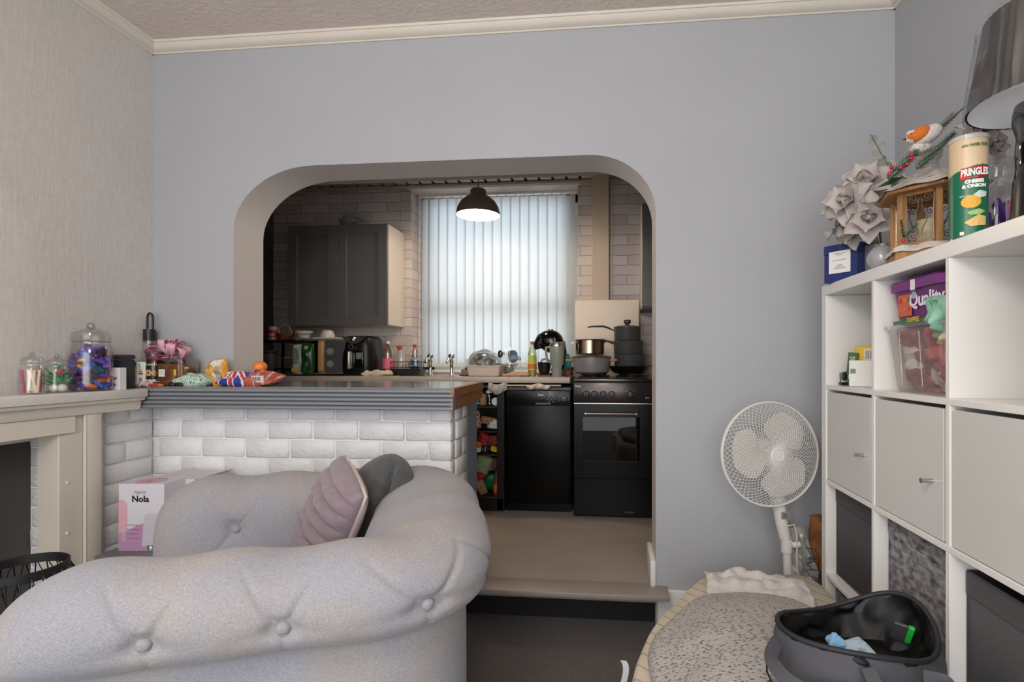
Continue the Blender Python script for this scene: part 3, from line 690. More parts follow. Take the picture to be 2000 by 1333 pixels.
obj('bottle_body',B().lathe([(.02,0),(.022,.01),(.022,.09),(.010,.125),(.009,.145)],n=16),M('sauce_red','#8c3a24',.3),t)
obj('bottle_label',B().lathe([(.0225,.025),(.0225,.075)],n=16,cap=False),clr['o'],t); obj('bottle_cap',B().cyl(0,0,.143,.165,.011,n=12),M('cap_blue','#4d5c86',.4),t)
packet(X(946,3.40),3.40,.275,.06,.15,.045,clr['t'],'tan tube-shaped packet leaning at the bottom of the rack',(0,R(-22),0),G,seed=4)
packet(X(955,3.5),3.52,.275,.15,.12,.05,clr['g'],'dark green packet at the back of the bottom rack shelf',(0,R(5),0),G,seed=6)
packet(X(934,3.4),3.42,.275,.05,.09,.045,clr['s'],'brown-red packet at the left of the bottom rack shelf',(0,0,0),G,seed=8)
# cloths on the rail below the worktop
rail=tag(obj('hanging_rail',B().rod((-.77,3.325,KT-.055),(-.33,3.325,KT-.055),.005),beige),'thin beige rail under the worktop edge above the dishwasher','rail')
def cloth(name,label,cat,u,y,z,w,h,m,seed):
    def f(i,j):
        x=(i-.5)*w*(1-.35*(2*i-1)**2*0); dz=-h*j*(1-.35*(2*i-1)**2)
        return Vector((x,-.012*math.sin(j*3)+.008*math.sin(i*19+seed+j*3),dz+.006*math.sin(i*8+seed)))
    o=obj(name,B().grid(24,10,f),m,loc=(X(u,y),y,z),smooth=80); s=o.modifiers.new('s','SOLIDIFY'); s.thickness=.003; return tag(o,label,cat)
cloth('plastic_bag','crumpled clear plastic bag hanging from the left of the rail','bag',972,3.315,KT-.045,.125,.065,glass('bag_film',tint='#d8d2cc',refl=.3,rough=.3,haze=.55),1)
cloth('dish_cloth','lacy white cloth bunched on the right of the rail','cloth',1052,3.315,KT-.046,.155,.035,M('cloth_cream','#cdbfae',.9),4)
# ---- things on the kitchen worktop
mw=thing('microwave','grey microwave with two round dials and a wooden-look door handle','microwave',(0,0,KT))
y=3.50; x0,x1=X(606,y),X(676,y)
gmw=M('microwave_grey','#8b8886',.4)
obj('casing',B().box(x0,x1,y,y+.34,.012,.262,.008,2),gmw,mw)
obj('door_glass',B().box(x0+.005,X(622,y),y-.006,y+.002,.02,.254,.003),blackg,mw)
obj('door_handle',B().box(X(623,y),X(634,y),y-.022,y-.001,.03,.245,.009,3),M('handle_wood','#b98f58',.5),mw)
cp=obj('control_panel',B().box(X(635,y),x1-.006,y-.004,y+.002,.018,.256,.002),M('microwave_panel','#4c4b4c',.4),mw)
for zz in (.175,.085):
    k=obj('dial',B().lathe([(.026,0),(.026,.003),(.018,.004),(.017,.016),(0,.017)],n=24),gmw,mw,loc=(X(645.5,y),y-.004,zz),rot=(R(90),0,0)); obj('pointer',B().box(-.003,.003,-.016,.016,.016,.022,.001),gmw,k)
for a in (x0+.03,x1-.03):
    for c in (y+.03,y+.3): obj('foot',B().cyl(a,c,0,.014,.012,n=10),black,mw)
obj('tray_board',B().box(X(612,y),X(660,y),y-.01,y+.25,.264,.276,.004),M('tray_cream','#cabfab',.5),mw,label='pale board on the microwave')
bo=M('bowl_white','#c9c4ba',.25)
MT=KT+.278
for u,r,h,lb in ((594,.062,.055,'white stacked takeaway-style bowl on the left end of the board'),(640,.052,.060,'rounded white bowl upside down on the microwave')):
    z=MT
    t=thing('bowl',lb,'bowl',(X(u,3.62),3.62,z if u>600 else KT+.275))
    if u>600: obj('bowl_body',B().lathe([(r,0),(r*.98,h*.4),(r*.75,h*.85),(r*.4,h),(0,h)],n=20,cap=False),bo,t)
    else: obj('bowl_body',B().lathe(bowlprof(r,h,foot=.6),n=20,cap=False),bo,t); obj('rim',B().tube([(r*math.cos(a*PI/8),r*math.sin(a*PI/8),h*.7) for a in range(16)],.004,6,closed=True),bo,t)
# black stand at the far left with things on it
st=thing('counter_shelf','black two-tier stand in the dark left corner of the kitchen worktop','shelf',(0,0,KT))
sx0,sx1=X(528,3.7),X(602,3.7)
obj('shelf_board',B().box(sx0,sx1,3.55,3.85,.245,.262,.003),black,st)
for a in (sx0+.01,sx1-.01):
    for c in (3.56,3.84): obj('leg',B().box(a-.008,a+.008,c-.008,c+.008,0,.245),black,st)
obj('lower_shelf',B().box(sx0,sx1,3.55,3.85,.04,.052,.003),black,st)
t=thing('mug','white mug with red stripes on the black kitchen stand','mug',(X(533,3.62),3.62,KT+.263)); obj('mug_body',B().lathe([(.028,0),(.03,.005),(.03,.10),(.027,.10),(.026,.008),(0,.008)],n=20,cap=False,mfn=lambda q:0),M('mug_white','#b8a79c',.4),t); obj('stripe',B().lathe([(.0305,.02),(.0305,.03)],n=20,cap=False).lathe([(.0305,.05),(.0305,.075)],n=20,cap=False),red,t)
obj('mug_handle',B().tube([(.028,0,.02),(.05,0,.03),(.052,0,.06),(.03,0,.08)],.005),M('mug_white',''),t)
t=thing('fruit_basket','orange and brown woven basket on the black kitchen stand','basket',(X(556,3.66),3.66,KT+.263)); obj('basket_body',B().lathe([(.05,0),(.065,.05),(.06,.05),(.045,.006),(0,.006)],n=20,cap=False),M('basket_orange','#7c3d20',.7,bump=.6,bs=60),t); obj('basket_handle',B().tube([(-.06,0,.05),(-.04,0,.10),(0,0,.12),(.04,0,.10),(.06,0,.05)],.005),beige,t)
t=thing('canister','small grey square canister under the black stand','canister',(X(531,3.6),3.50,KT)); obj('canister_body',B().box(-.05,.05,0,.09,0,.165,.008,2),M('canister_grey','#3f4648',.5),t); obj('canister_lid',B().box(-.052,.052,-.002,.092,.166,.185,.006,2),dgrey,t)
t=thing('tea_tin','grey square tin beside the green snack bag','tin',(X(562,3.6),3.60,KT)); obj('tin_body',B().box(-.035,.035,0,.07,0,.12,.006,2),M('tin_grey','#4e5452',.5),t); obj('tin_lid',B().box(-.036,.036,-.001,.071,.121,.135,.004),M('tin_lid','#a8873a',.4),t)
pk=thing('snack_bag','green snack bag with a white printed back standing before the microwave','packet',(X(593,3.46),3.46,KT))
b=B().pillow(.165,.235,.07,22,3.4,wob=.02,seed=2,mf=lambda i,j:1 if i<.52 and .06<j<.9 else 0); b.mv(Matrix.Rotation(R(90),4,'X')); b.mv(Matrix.Translation((0,0,.118)))
obj('bag_body',b,[M('bag_green','#123f1e',.3),M('bag_white','#b9bbb6',.5)],pk,smooth=70)
b=B()
for k in range(14): b.box(-.068,-.068+.045+.012*((k*7)%3)/2,-.0420,-.0412,.085+k*.0085,.0875+k*.0085)
obj('small_print',b,M('print_dark','#3d423c',.6),pk)
obj('yellow_patch',B().box(-.065,-.025,-.042,-.040,.03,.055,.001),yellow,pk)
# air fryer
af=thing('air_fryer','black air fryer with a silver handle beside the microwave','air fryer',(X(709,3.62),3.62,KT))
def sqr(i,j,w,h):
    a=2*PI*i; q=abs(math.cos(a))**4+abs(math.sin(a))**4; r=q**-.25
    pr_=[(.80,0),(.97,.04),(1.0,.2),(1.0,.42),(.97,.62),(.93,.80),(.86,.93),(.70,.99),(0,1)]
    t=j*(len(pr_)-1); k=min(int(t),len(pr_)-2); f=t-k; rr=pr_[k][0]*(1-f)+pr_[k+1][0]*f; zz=pr_[k][1]*(1-f)+pr_[k+1][1]*f
    return Vector((r*rr*w*math.cos(a),r*rr*w*1.05*math.sin(a),zz*h))
obj('fryer_body',B().grid(40,33,lambda i,j:sqr(i,j,.128,.29),cu=True),M('fryer_black','#0a0a0b',.35,spec=.3),af,smooth=50)
obj('top_cover',B().grid(24,8,lambda i,j:Vector(((i-.5)*.19,-.132+.02*j*1.2-.004,.282-.055*(1-(2*i-1)**2)*(1-j))))
    ,M('fryer_grey','#3a3a3a',.3),af)
obj('basket_front',B().box(-.075,.075,-.143,-.125,.05,.175,.012,3),blackg,af)
obj('handle',B().box(-.026,-.006,-.185,-.140,.05,.175,.008,3),M('fryer_silver','#c4c2be',.25,.7),af)
obj('dial',B().lathe([(.022,0),(.020,.012),(0,.013)],n=24),chrome,af,loc=(-.016,-.135,.205),rot=(R(90),0,0)); obj('dial_face',B().cyl(0,0,0,.014,.015),black,af,loc=(-.016,-.135,.205),rot=(R(90),0,0))
obj('top_knob',B().lathe([(.020,0),(.022,.01),(.012,.02),(0,.022)],n=20),steel,af,loc=(-.008,-.128,.262),rot=(R(60),0,0))
obj('window_sticker',B().box(.02,.062,-.146,-.142,.12,.165,.002),M('sticker_grey','#77797b',.3),af)
# cream cloth
b=B().grid(26,12,lambda i,j:Vector(((i-.5)*.215,(j-.5)*.14,.016+.012*math.sin(PI*j)*(1+.5*math.sin(i*9))+.01*math.sin(i*14+j*4)*(j-.1))))
b.grid(26,2,lambda i,j:Vector(((i-.5)*.215,-.07-.004*j,.016-.014*j+.012*math.sin(PI*0)+.01*math.sin(i*14)*-.1)))
o=obj('folded_cloth',B().pillow(.20,.12,.035,20,4,wob=.03,seed=6),M('cloth_cream2','#c7bca4',.95),loc=(X(737,3.46),3.46,KT+.016),smooth=70); tag(o,'cream cloth folded flat in front of the air fryer','cloth')
# bottles
def bottle(name,label,cat,u,y,prof_,mb,n_=20,parts=(),z=KT,sy_=1):
    t=thing(name,label,cat,(X(u,y),y,z)); obj('bottle_body',B().lathe(prof_,n=n_,cap=False,sy=sy_),mb,t,smooth=50)
    for nm,pr_,m in parts: obj(nm,B().lathe(pr_,n=n_,cap=True,sy=sy_),m,t,smooth=50)
    return t
bottle('squash_bottle','clear ribbed bottle with a pink label and dark red drink','bottle',758,3.62,[(0,.002),(.036,0),(.040,.01),(.040,.12),(.036,.13),(.039,.15),(.030,.19),(.014,.225),(.013,.235)],glass('bottle_clear',tint='#e6dcd8',refl=.25),parts=[('drink',[(.037,.004),(.038,.012),(.038,.045)],M('drink_red','#5d1220',.2)),('label_band',[(.041,.05),(.041,.125)],M('label_pink','#d4667a',.5)),('bottle_cap',[(.014,.232),(.014,.25)],white)])
t=bottle('spray_bottle','clear spray bottle with a red trigger head in the wire caddy','bottle',782,3.63,[(0,.002),(.030,0),(.034,.01),(.036,.06),(.030,.11),(.014,.15),(.012,.165)],glass('bottle_milky',tint='#e3ded9',refl=.25,haze=.35),sy_=.6,z=KT+.032)
obj('trigger_head',B().box(-.030,.014,-.008,.008,.168,.182,.004,2).box(-.012,.012,-.012,.012,.158,.172,.003).rod((-.012,0,.168),(-.022,0,.148),.004),red,t)
t=bottle('washing_up_bottle','clear washing-up bottle with blue liquid and a red cap in the wire caddy','bottle',810,3.63,[(0,.002),(.028,0),(.034,.01),(.034,.07),(.028,.10),(.018,.125),(.024,.14),(.012,.165),(.011,.175)],glass('bottle_clear'),sy_=.6,z=KT+.032,parts=[('liquid',[(.03,.005),(.032,.012),(.032,.055)],M('liquid_blue','#223a94',.2)),('label_band',[(.0345,.035),(.031,.095)],M('label_bluewhite','#7fa7bd',.5)),('bottle_cap',[(.012,.172),(.014,.178),(.012,.195)],red)])
cd=thing('wire_caddy','black wire sink caddy holding two bottles by the taps','caddy',(X(799,3.62),3.62,KT))
w,d=.115,.06
for zz in (.10,.06): 
    obj('rail',B().tube([(-w,-d,zz),(w,-d,zz),(w,d,zz),(-w,d,zz)],.0028,6,closed=True),black,cd)
b=B()
for k in range(9): b.rod((-w+2*w*k/8,-d,.045),(-w+2*w*k/8,-d,.10),.0018,5); b.rod((-w+2*w*k/8,d,.045),(-w+2*w*k/8,d,.10),.0018,5)
obj('wire_bars',b,black,cd)
obj('drip_tray',B().prism([(-w+.012,0),(w-.03,0),(w,.05),(-w,.05)],'y',-d,d),black,cd)
# taps
for u,lb in ((840.5,'chrome pillar tap left of the sink'),(882,'chrome pillar tap right of the first, nearer the dish rack')):
    t=thing('tap',lb,'tap',(X(u,3.66),3.66,KT))
    obj('tap_base',B().lathe([(.024,0),(.022,.008),(.014,.014),(.012,.03),(.013,.09),(.016,.10),(.016,.112)],n=20),chrome,t)
    obj('spout',B().tube([(0,0,.10),(-.0,-.03,.125),(-.004,-.07,.12),(-.006,-.09,.095)],.009,10),chrome,t)
    obj('tap_head',B().lathe([(.010,.110),(.011,.122),(.022,.130),(.024,.15),(.018,.158),(0,.160)],n=16),chrome,t)
    obj('crosshead',B().rod((-.022,0,.142),(.022,0,.142),.006).rod((0,-.02,.142),(0,.02,.142),.006),chrome,t)
sk=thing('sink','stainless steel sink set into the worktop behind the taps','sink',(0,0,0))
obj('sink_rim',B().box(X(790,3.5),X(905,3.6),3.42,3.74,KT+.0005,KT+.004,.002),steel,sk); obj('plug',B().lathe([(.02,0),(.018,.008),(0,.01)],n=14),black,sk,loc=(X(903,3.5),3.5,KT+.004))
# dish drainer and its dishes
y=3.56
bn=M('basin_cream','#cbbdb0',.45)
ba=thing('dish_basin','cream plastic washing-up basin full of upturned dishes','basin',(X(952,y),y,KT))
def rrp(w,d,z,r=.02,n=6):
    P=[]
    for cx,cy,a0 in ((w-r,d-r,0),(-w+r,d-r,90),(-w+r,-d+r,180),(w-r,-d+r,270)):
        for k in range(n): a=R(a0+90*k/(n-1)); P.append((cx+r*math.cos(a),cy+r*math.sin(a),z))
    return P
def loft(b,rings,mi=0,close=True):
    V=[[b.bm.verts.new(p) for p in r] for r in rings]
    for i in range(len(V)-1):
        for k in range(len(V[i])): 
            g=b.bm.faces.new((V[i][k],V[i][(k+1)%len(V[i])],V[i+1][(k+1)%len(V[i])],V[i+1][k])); g.material_index=mi
    if close:
        for r in (V[0],V[-1]): g=b.bm.faces.new(r); g.material_index=mi
    return b
obj('basin_body',loft(B(),[rrp(.100,.11,0),rrp(.108,.12,.004),rrp(.118,.13,.065),rrp(.130,.142,.068),rrp(.130,.142,.076),rrp(.114,.128,.074),rrp(.104,.118,.01)]),bn,ba,smooth=50)
GD='washed dishes piled in the cream basin'
def plate(lb,u,z,r,rot,m):
    t=thing('plate',lb,'plate',(X(u,y),y,z),rot=rot,group=GD); obj('plate_body',B().lathe([(0,0),(r*.6,0),(r,.018),(r,.022),(r*.6,.006),(0,.006)],n=28,cap=False),m,t); 
    obj('rim_line',B().tube([(r*.98*math.cos(a*PI/14),r*.98*math.sin(a*PI/14),.021) for a in range(28)],.0022,5,closed=True),M('plate_edge','#a9a6a2',.3),t); return t
pg=M('plate_glaze','#c9c5c0',.18)
plate('grey-rimmed plate standing upright in the cream basin',936,KT+.10,.075,(R(75),R(0),R(10)),pg)
plate('pale plate leaning behind the first in the cream basin',947,KT+.115,.072,(R(70),R(10),R(20)),pg)
t=thing('glass_bowl','large clear glass bowl upside down over the dishes in the basin','bowl',(X(947,y+.02),y+.02,KT+.078),group=None); obj('bowl_body',B().lathe([(.115,0),(.118,.004),(.11,.05),(.08,.085),(.03,.098),(0,.099)],n=32,cap=False),glass('bowl_glass',refl=.3,rough=.04,tint='#e9efef'),t)
for k,(u,zz,r) in enumerate(((938,.09,.035),(957,.088,.038),(968,.095,.03))):
    t=thing('glass_tumbler',['small tumbler lying on the left of the basin','cut glass tumbler lying in the middle of the basin','small tumbler tipped at the right of the basin'][k],'glass',(X(u,y-.05),y-.05,KT+zz),rot=(R(60+20*k),R(30*k),0),group=GD)
    obj('tumbler_body',B().lathe([(0,0),(r*.7,0),(r,.06),(r*.95,.06),(r*.66,.005)],n=14,cap=False),glass('cut_glass'),t)
t=thing('spoon','steel ladle spoon standing up at the right of the basin','spoon',(X(978,y),y-.02,KT+.05)); obj('spoon_bowl',B().ball(0,0,.105,.017,.006,.027,n=16),M('spoon_steel','#3c3a38',.15,.9),t); obj('spoon_handle',B().rod((0,0,0),(0,0,.08),.003),steel,t)
t=thing('glass_tumbler','straight clear tumbler upside down left of the basin','glass',(X(917,3.6),3.6,KT)); obj('tumbler_body',B().lathe([(.022,0),(.020,.115),(0,.115)],n=20,cap=False),glass('tumbler_glass',refl=.3),t); obj('tumbler_rim',B().tube([(.022*math.cos(a*PI/10),.022*math.sin(a*PI/10),.002) for a in range(20)],.0018,5,closed=True).tube([(.020*math.cos(a*PI/10),.020*math.sin(a*PI/10),.115) for a in range(20)],.0018,5,closed=True),dgrey,t)
t=thing('sponge_holder','brown box-shaped sponge holder left of the basin','holder',(X(914,3.5),3.50,KT)); obj('holder_body',B().box(-.04,.045,-.03,.03,0,.048,.004).box(-.04,.045,-.03,.03,.0,.01),M('holder_brown','#7c6759',.6),t); obj('sponge',B().ball(0,0,.05,.024,.02,.014),dgrey,t)
t=thing('glass_bowl','wide clear footed bowl standing right of the basin','bowl',(X(992,3.62),3.62,KT)); obj('bowl_body',B().lathe([(0,.004),(.03,0),(.035,.01),(.055,.06),(.078,.085),(.080,.088),(.074,.086),(.05,.06),(.028,.014),(0,.012)],n=28,cap=False),glass('bowl_glass'),t)
t=thing('mug','pale blue patterned mug on its side in the clear bowl','mug',(X(1003,3.62),3.60,KT+.135),rot=(R(65),R(15),0)); obj('mug_body',B().lathe([(.028,-.04),(.034,-.03),(.036,.03),(.036,.04),(.032,.04),(.03,-.03),(0,-.032)],n=22,cap=False),M('mug_blue','#8fa3b5',.35,var=.2,vs=60),t); obj('mug_handle',B().tube([(.034,0,-.02),(.055,0,-.015),(.055,0,.02),(.034,0,.03)],.005),M('mug_blue',''),t)
t=thing('cutlery_bunch','bunch of steel cutlery standing between the basin and the blue mug','cutlery',(X(990,3.6),3.58,KT+.06))
for k in range(5): obj('fork' if k%2 else 'knife',B().rod((.006*k-.01,0,0),(.014*k-.03,.01*(k%3),.10+.008*k),.002,5).box(.014*k-.036,.014*k-.024,.004,.008,.085+.008*k,.11+.008*k,.001),steel,t)
o=obj('tea_towel',B().pillow(.19,.10,.02,20,4,wob=.03,seed=12),M('towel_beige','#a98e78',.95),loc=(X(1008,3.45),3.45,KT+.010),smooth=70); tag(o,'beige tea towel lying flat between the basin and the oil bottle','towel')
# oil bottle
t=bottle('oil_bottle','tall clear bottle of yellow cooking oil with an orange cap','bottle',1039.5,3.50,[(0,.002),(.027,0),(.030,.008),(.030,.15),(.029,.165),(.014,.205),(.012,.222)],glass('oil_glass',tint='#e9ecd6',refl=.25),parts=[('oil',[(.027,.004),(.0285,.01),(.0285,.14)],glass('oil',tint='#e9e59a',refl=.1,haze=.35)),('label_band',[(.0305,.045),(.0305,.145)],M('label_green','#bcc552',.5)),('label_picture',[(.0309,.052),(.0309,.085)],M('label_orange','#c8702c',.5)),('bottle_cap',[(.013,.220),(.014,.224),(.014,.240)],M('cap_amber','#b56a22',.4))])
# coffee machine
cm=cm_=thing('coffee_machine','black coffee machine with a big round head by the oil bottle','coffee machine',(X(1076,3.66),3.66,KT))
b=B().tube([(.052*math.cos(R(a))-.0+.004,0,.185+.075*math.sin(R(a))) for a in (-15,10,40,70,95,120,145,170,185)],lambda t_:.034+.018*math.sin(PI*t_),16)
obj('machine_head',B().ball(.0,0,.225,.082,.062,.075,n=24,m=16,rot=(0,R(20),0)),blackg,cm)
obj('machine_snout',B().tube([(-.02,0,.25),(-.055,0,.235),(-.075,0,.20),(-.07,0,.175)],lambda t_:.05-.012*t_,16),blackg,cm)
obj('machine_column',B().tube([(.055,0,.22),(.065,0,.15),(.05,0,.06),(.03,0,.02)],.038,14),blackg,cm)
obj('machine_base',B().lathe([(.085,0),(.088,.01),(.08,.02),(0,.022)],n=24),black,cm)
obj('machine_trim',B().tube([(-.06,-.052,.255),(-.075,-.02,.262),(-.078,.02,.262),(-.06,.05,.255)],.003),chrome,cm)
cm.scale=(1.12,1.1,1.10)
obj('machine_knob',B().cyl(.0,0,.292,.306,.014),steel,cm)
t=thing('mug','black wide mug with looped wire handle by the coffee machine','mug',(X(1063,3.48),3.48,KT+.012)); obj('mug_body',B().lathe([(0,0),(.028,0),(.040,.03),(.048,.085),(.044,.085),(.036,.03),(0,.01)],n=24,cap=False),black,t); obj('mug_handle',B().tube([(-.02,-.01,.085),(-.015,-.015,.105),(.02,-.015,.112),(.04,-.01,.088)],.003).tube([(-.03,.01,.085),(-.01,.01,.10),(.03,.01,.105),(.042,0,.086)],.0025),black,t)
tag(obj('coaster',B().lathe([(.055,0),(.055,.010),(0,.010)],n=24),brown,loc=(X(1066,3.47),3.47,KT)),'dark brown coaster under the black mug','coaster')
sage=M('sage_steel','#8d9085',.35)
t=thing('travel_tumbler','tall sage green travel tumbler with handle and straw lid','tumbler',(X(1088,3.44),3.44,KT))
obj('tumbler_body',B().lathe([(0,0),(.033,0),(.035,.004),(.036,.07),(.047,.095),(.051,.205)],n=28,cap=False),sage,t)
obj('steel_rim',B().lathe([(.0505,.203),(.051,.215),(0,.216)],n=28,cap=False),chrome,t)
obj('tumbler_lid',B().lathe([(.049,.214),(.05,.228),(.042,.235),(0,.236)],n=28,cap=False),glass('lid_glass',tint='#b9bcb8',refl=.3,haze=.2),t)
obj('tumbler_handle',B().tube([(-.046,-.01,.20),(-.072,-.02,.195),(-.074,-.02,.17),(-.066,-.015,.11),(-.044,-.01,.095)],.008,8),sage,t)
obj('straw',B().rod((-.012,0,.23),(-.018,0,.265),.004),M('straw_grey','#9a9c98',.4),t)
t=thing('drink_bottle','small turquoise bottle behind the grey casserole handle','bottle',(X(1108,3.80),3.80,KT)); obj('bottle_body',B().box(-.033,.033,-.02,.02,.0,.125,.01,2).box(-.022,.022,-.015,.015,.12,.145,.006,2),tealm,t); obj('bottle_cap',B().cyl(0,0,.143,.158,.012),tealm,t)
t=thing('handbag_charm','brown leather pouch hanging by the worktop end next to the cooker','pouch',(X(1109,3.40),3.45,KT-.005)); obj('pouch_body',B().ball(0,0,.03,.035,.03,.038,n=18).ball(.012,-.02,.0,.022,.02,.03),M('leather_brown','#4b2a22',.5,bump=.5,bs=50),t); obj('pouch_ring',B().tube([(.0+.013*math.cos(a*PI/6),-.032,.03+.016*math.sin(a*PI/6)) for a in range(12)],.003,6,closed=True),M('ring_brown','#6e4434',.4),t)
# ---- pots on the hob
potg=M('pot_grey','#7b7572',.35); potd=M('pan_charcoal','#434444',.4); hw=M('handle_light_wood','#a9794f',.5)
yp=3.44
t=thing('casserole_pot','large oval grey casserole with wooden side handles on the front hob ring','pot',(X(1155,yp),yp,HT))
obj('pot_body',B().lathe([(0,0),(.10,0),(.118,.012),(.128,.06),(.130,.105),(.126,.108),(0,.108)],n=36,cap=False),potg,t)
obj('pot_lid',B().lathe([(.134,.106),(.134,.112),(.10,.122),(0,.126)],n=36,cap=False),potd,t)
for s in (-1,1): obj('side_handle',B().box(s*.148-.026,s*.148+.026,-.045,.045,.082,.098,.007,2),hw,t)
t2=thing('saucepan','stainless steel saucepan sitting on the grey casserole','saucepan',(X(1152,yp),yp,HT+.127))
obj('pan_body',B().lathe([(0,0),(.09,0),(.096,.008),(.096,.093),(.104,.098),(.100,.100),(.092,.095),(.090,.01),(0,.008)],n=36,cap=False),M('warm_steel','#a38c7b',.18,1),t2)
obj('pan_handle',B().tube([(.09,0,.08),(.12,-.005,.092),(.19,-.01,.075)],.009,10,flat=.6),steel,t2)
obj('ear_handle',B().box(-.118,-.10,-.02,.02,.075,.085,.003).box(-.122,-.115,-.022,.022,.07,.082,.002),steel,t2)
yq=3.50; xq=X(1228,yq)
t=thing('frying_pan','shallow black frying pan under the stacked charcoal saucepans','frying pan',(xq,yq,HT)); obj('pan_body',B().lathe([(0,0),(.095,0),(.12,.02),(.135,.05),(.131,.05),(.115,.02),(0,.006)],n=36,cap=False),black,t); obj('pan_handle',B().tube([(.125,-.03,.04),(.16,-.05,.055),(.20,-.06,.075)],.007,8),steel,t); obj('rivet',B().box(.12,.14,-.045,-.02,.035,.045,.002),chrome,t)
zz=HT+.034
for k,(r,h,lb) in enumerate(((.104,.095,'charcoal saucepan at the bottom of the stack of three, in the frying pan'),(.100,.088,'charcoal saucepan in the middle of the stack of three'),(.090,.088,'lidded charcoal saucepan topmost of the stack of three'))):
    t=thing('saucepan',lb,'saucepan',(xq+[.005,-.003,-.010][k],yq,zz),group='charcoal saucepans stacked in a tower')
    obj('pan_body',B().lathe([(0,0),(r*.93,0),(r*.97,.006),(r,h-.006),(r+.003,h),(r-.004,h),(0,h-.004)],n=32,cap=False),potd,t)
    if k: obj('pan_handle',B().tube([(-r,-.02,h-.02),(-r-.03,-.035,h-.005),(-r-.07,-.05,h+.008),(-r-.15,-.07,h+.006),(-r-.175,-.08,h+.0)],lambda q:.006+.006*math.sin(PI*min(1,q*1.1)),8,flat=.6),potd,t)
    zz+=h+.002
obj('pan_lid',B().lathe([(.091,.088),(.091,.094),(.06,.102),(0,.104)],n=32,cap=False),potd,t); obj('lid_knob',B().lathe([(.014,.102),(.014,.115),(.024,.12),(.024,.142),(0,.145)],n=16,cap=False),M('knob_brown','#3d322b',.5),t)
# ================= ON THE BAR AND THE MANTEL SHELF =================
MZ=1.055
def onM(u,x=-2.155): return (x,Y(u,x),MZ)
def glassjar(label,u,r,h,fl=0,x=-2.155):
    t=thing('glass_sweet_jar',label,'jar',onM(u,x))
    n=48
    hb=h*.72
    def f(i,j):
        a=2*PI*i; rr=[.90,.97,1,1,1,.98,.90,.86][int(min(j*7.99,7))]; rr=np.interp(j,[0,.05,.12,.75,.88,.95,1],[.88,.97,1,1,.93,.82,.84])
        q=1+(.02*math.cos(24*a) if fl and j<.85 else 0); return Vector((r*rr*q*math.cos(a),r*rr*q*math.sin(a),hb*j))
    b=B().grid(n,24,f,cu=True); b.lathe([(0,.003),(r*.87,.001)],n=n,cap=False)
    obj('jar_body',b,gl,t,smooth=50)
    obj('jar_rim',B().tube([(r*.86*math.cos(k*PI/16),r*.86*math.sin(k*PI/16),hb) for k in range(32)],r*.045,6,closed=True),glass('rim_glass',refl=.22,tint='#e9eceb'),t,smooth=50)
    obj('jar_lid',B().lathe([(r*.88,hb+.004),(r*.9,hb+.012),(r*.84,hb+.03*h/.25),(r*.30,hb+.045*h/.25),(r*.16,hb+.052*h/.25),(r*.14,hb+.06*h/.25)],n=n,cap=False),glass('lid_glass2',refl=.10,tint='#f4f6f5'),t,smooth=50)
    obj('lid_knob',B().ball(0,0,h-r*.24,r*.22,r*.22,r*.22,n=18,m=12),glass('rim_glass'),t)
    return t
big=glassjar('large round glass jar filled with colourful wrapped chocolates',178,.071,.285)
j2=glassjar('small ribbed glass jar of green golf tees and white golf balls',111,.037,.150,1)
j1=glassjar('small ribbed glass jar of pink striped sticks, leftmost on the mantel shelf',63,.036,.158,1,x=-2.15)
r4=random.Random(11)
wr=[M('wrap_purple','#4b2a86',.3,.2),M('wrap_violet','#7a5bc0',.3,.2),M('wrap_blue','#26439e',.3,.2),M('wrap_orange','#df6a28',.35,.1),M('wrap_gold','#d79a24',.3,.3),M('wrap_teal','#2290a6',.3,.2),M('wrap_dark','#2a1626',.3,.2),M('wrap_pink','#c2285f',.3,.2),M('wrap_green','#1f6b45',.3,.2)]
sw=[]
for k,m in enumerate(wr):
    b=B().box(-.021,.021,-.011,.011,-.007,.007,.003,1)
    b.prism([(-.017,-.004),(-.026,-.011),(-.026,.011),(-.017,.004)],'z',-.001,.001); b.prism([(.017,-.004),(.026,-.011),(.026,.011),(.017,.004)],'z',-.001,.001)
    b.noise(.003,90,k); sw.append(mesh('wrapped_chocolate',b,m,30))
px,py,pz=onM(178)
for k in range(95):
    lay=k/95; z=.012+.165*lay; rr_=.070 if z<.15 else .056
    a=r4.uniform(0,2*PI); q=rr_*math.sqrt(r4.uniform(.25,1)) - (.012)
    ci=(r4.choice([2,3,4,3]) if lay<.2 else r4.choice([7,6,8,0,1]) if lay<.45 else r4.choice([0,1,0,5,4,2,1]) if lay<.75 else r4.choice([0,1,3,2,0,6]))
    o=bpy.data.objects.new('wrapped_chocolate',sw[ci]); C.objects.link(o); o.location=(px+q*math.cos(a),py+q*math.sin(a),pz+z); o.rotation_euler=(r4.uniform(-.9,.9),r4.uniform(-.9,.9),r4.uniform(0,6))
    tag(o,['purple','violet','blue','orange','gold','teal','black','pink','green'][ci]+' wrapped chocolate in the '+('bottom' if lay<.25 else 'middle' if lay<.65 else 'top')+' of the large glass jar','sweet','wrapped chocolates in the large jar')
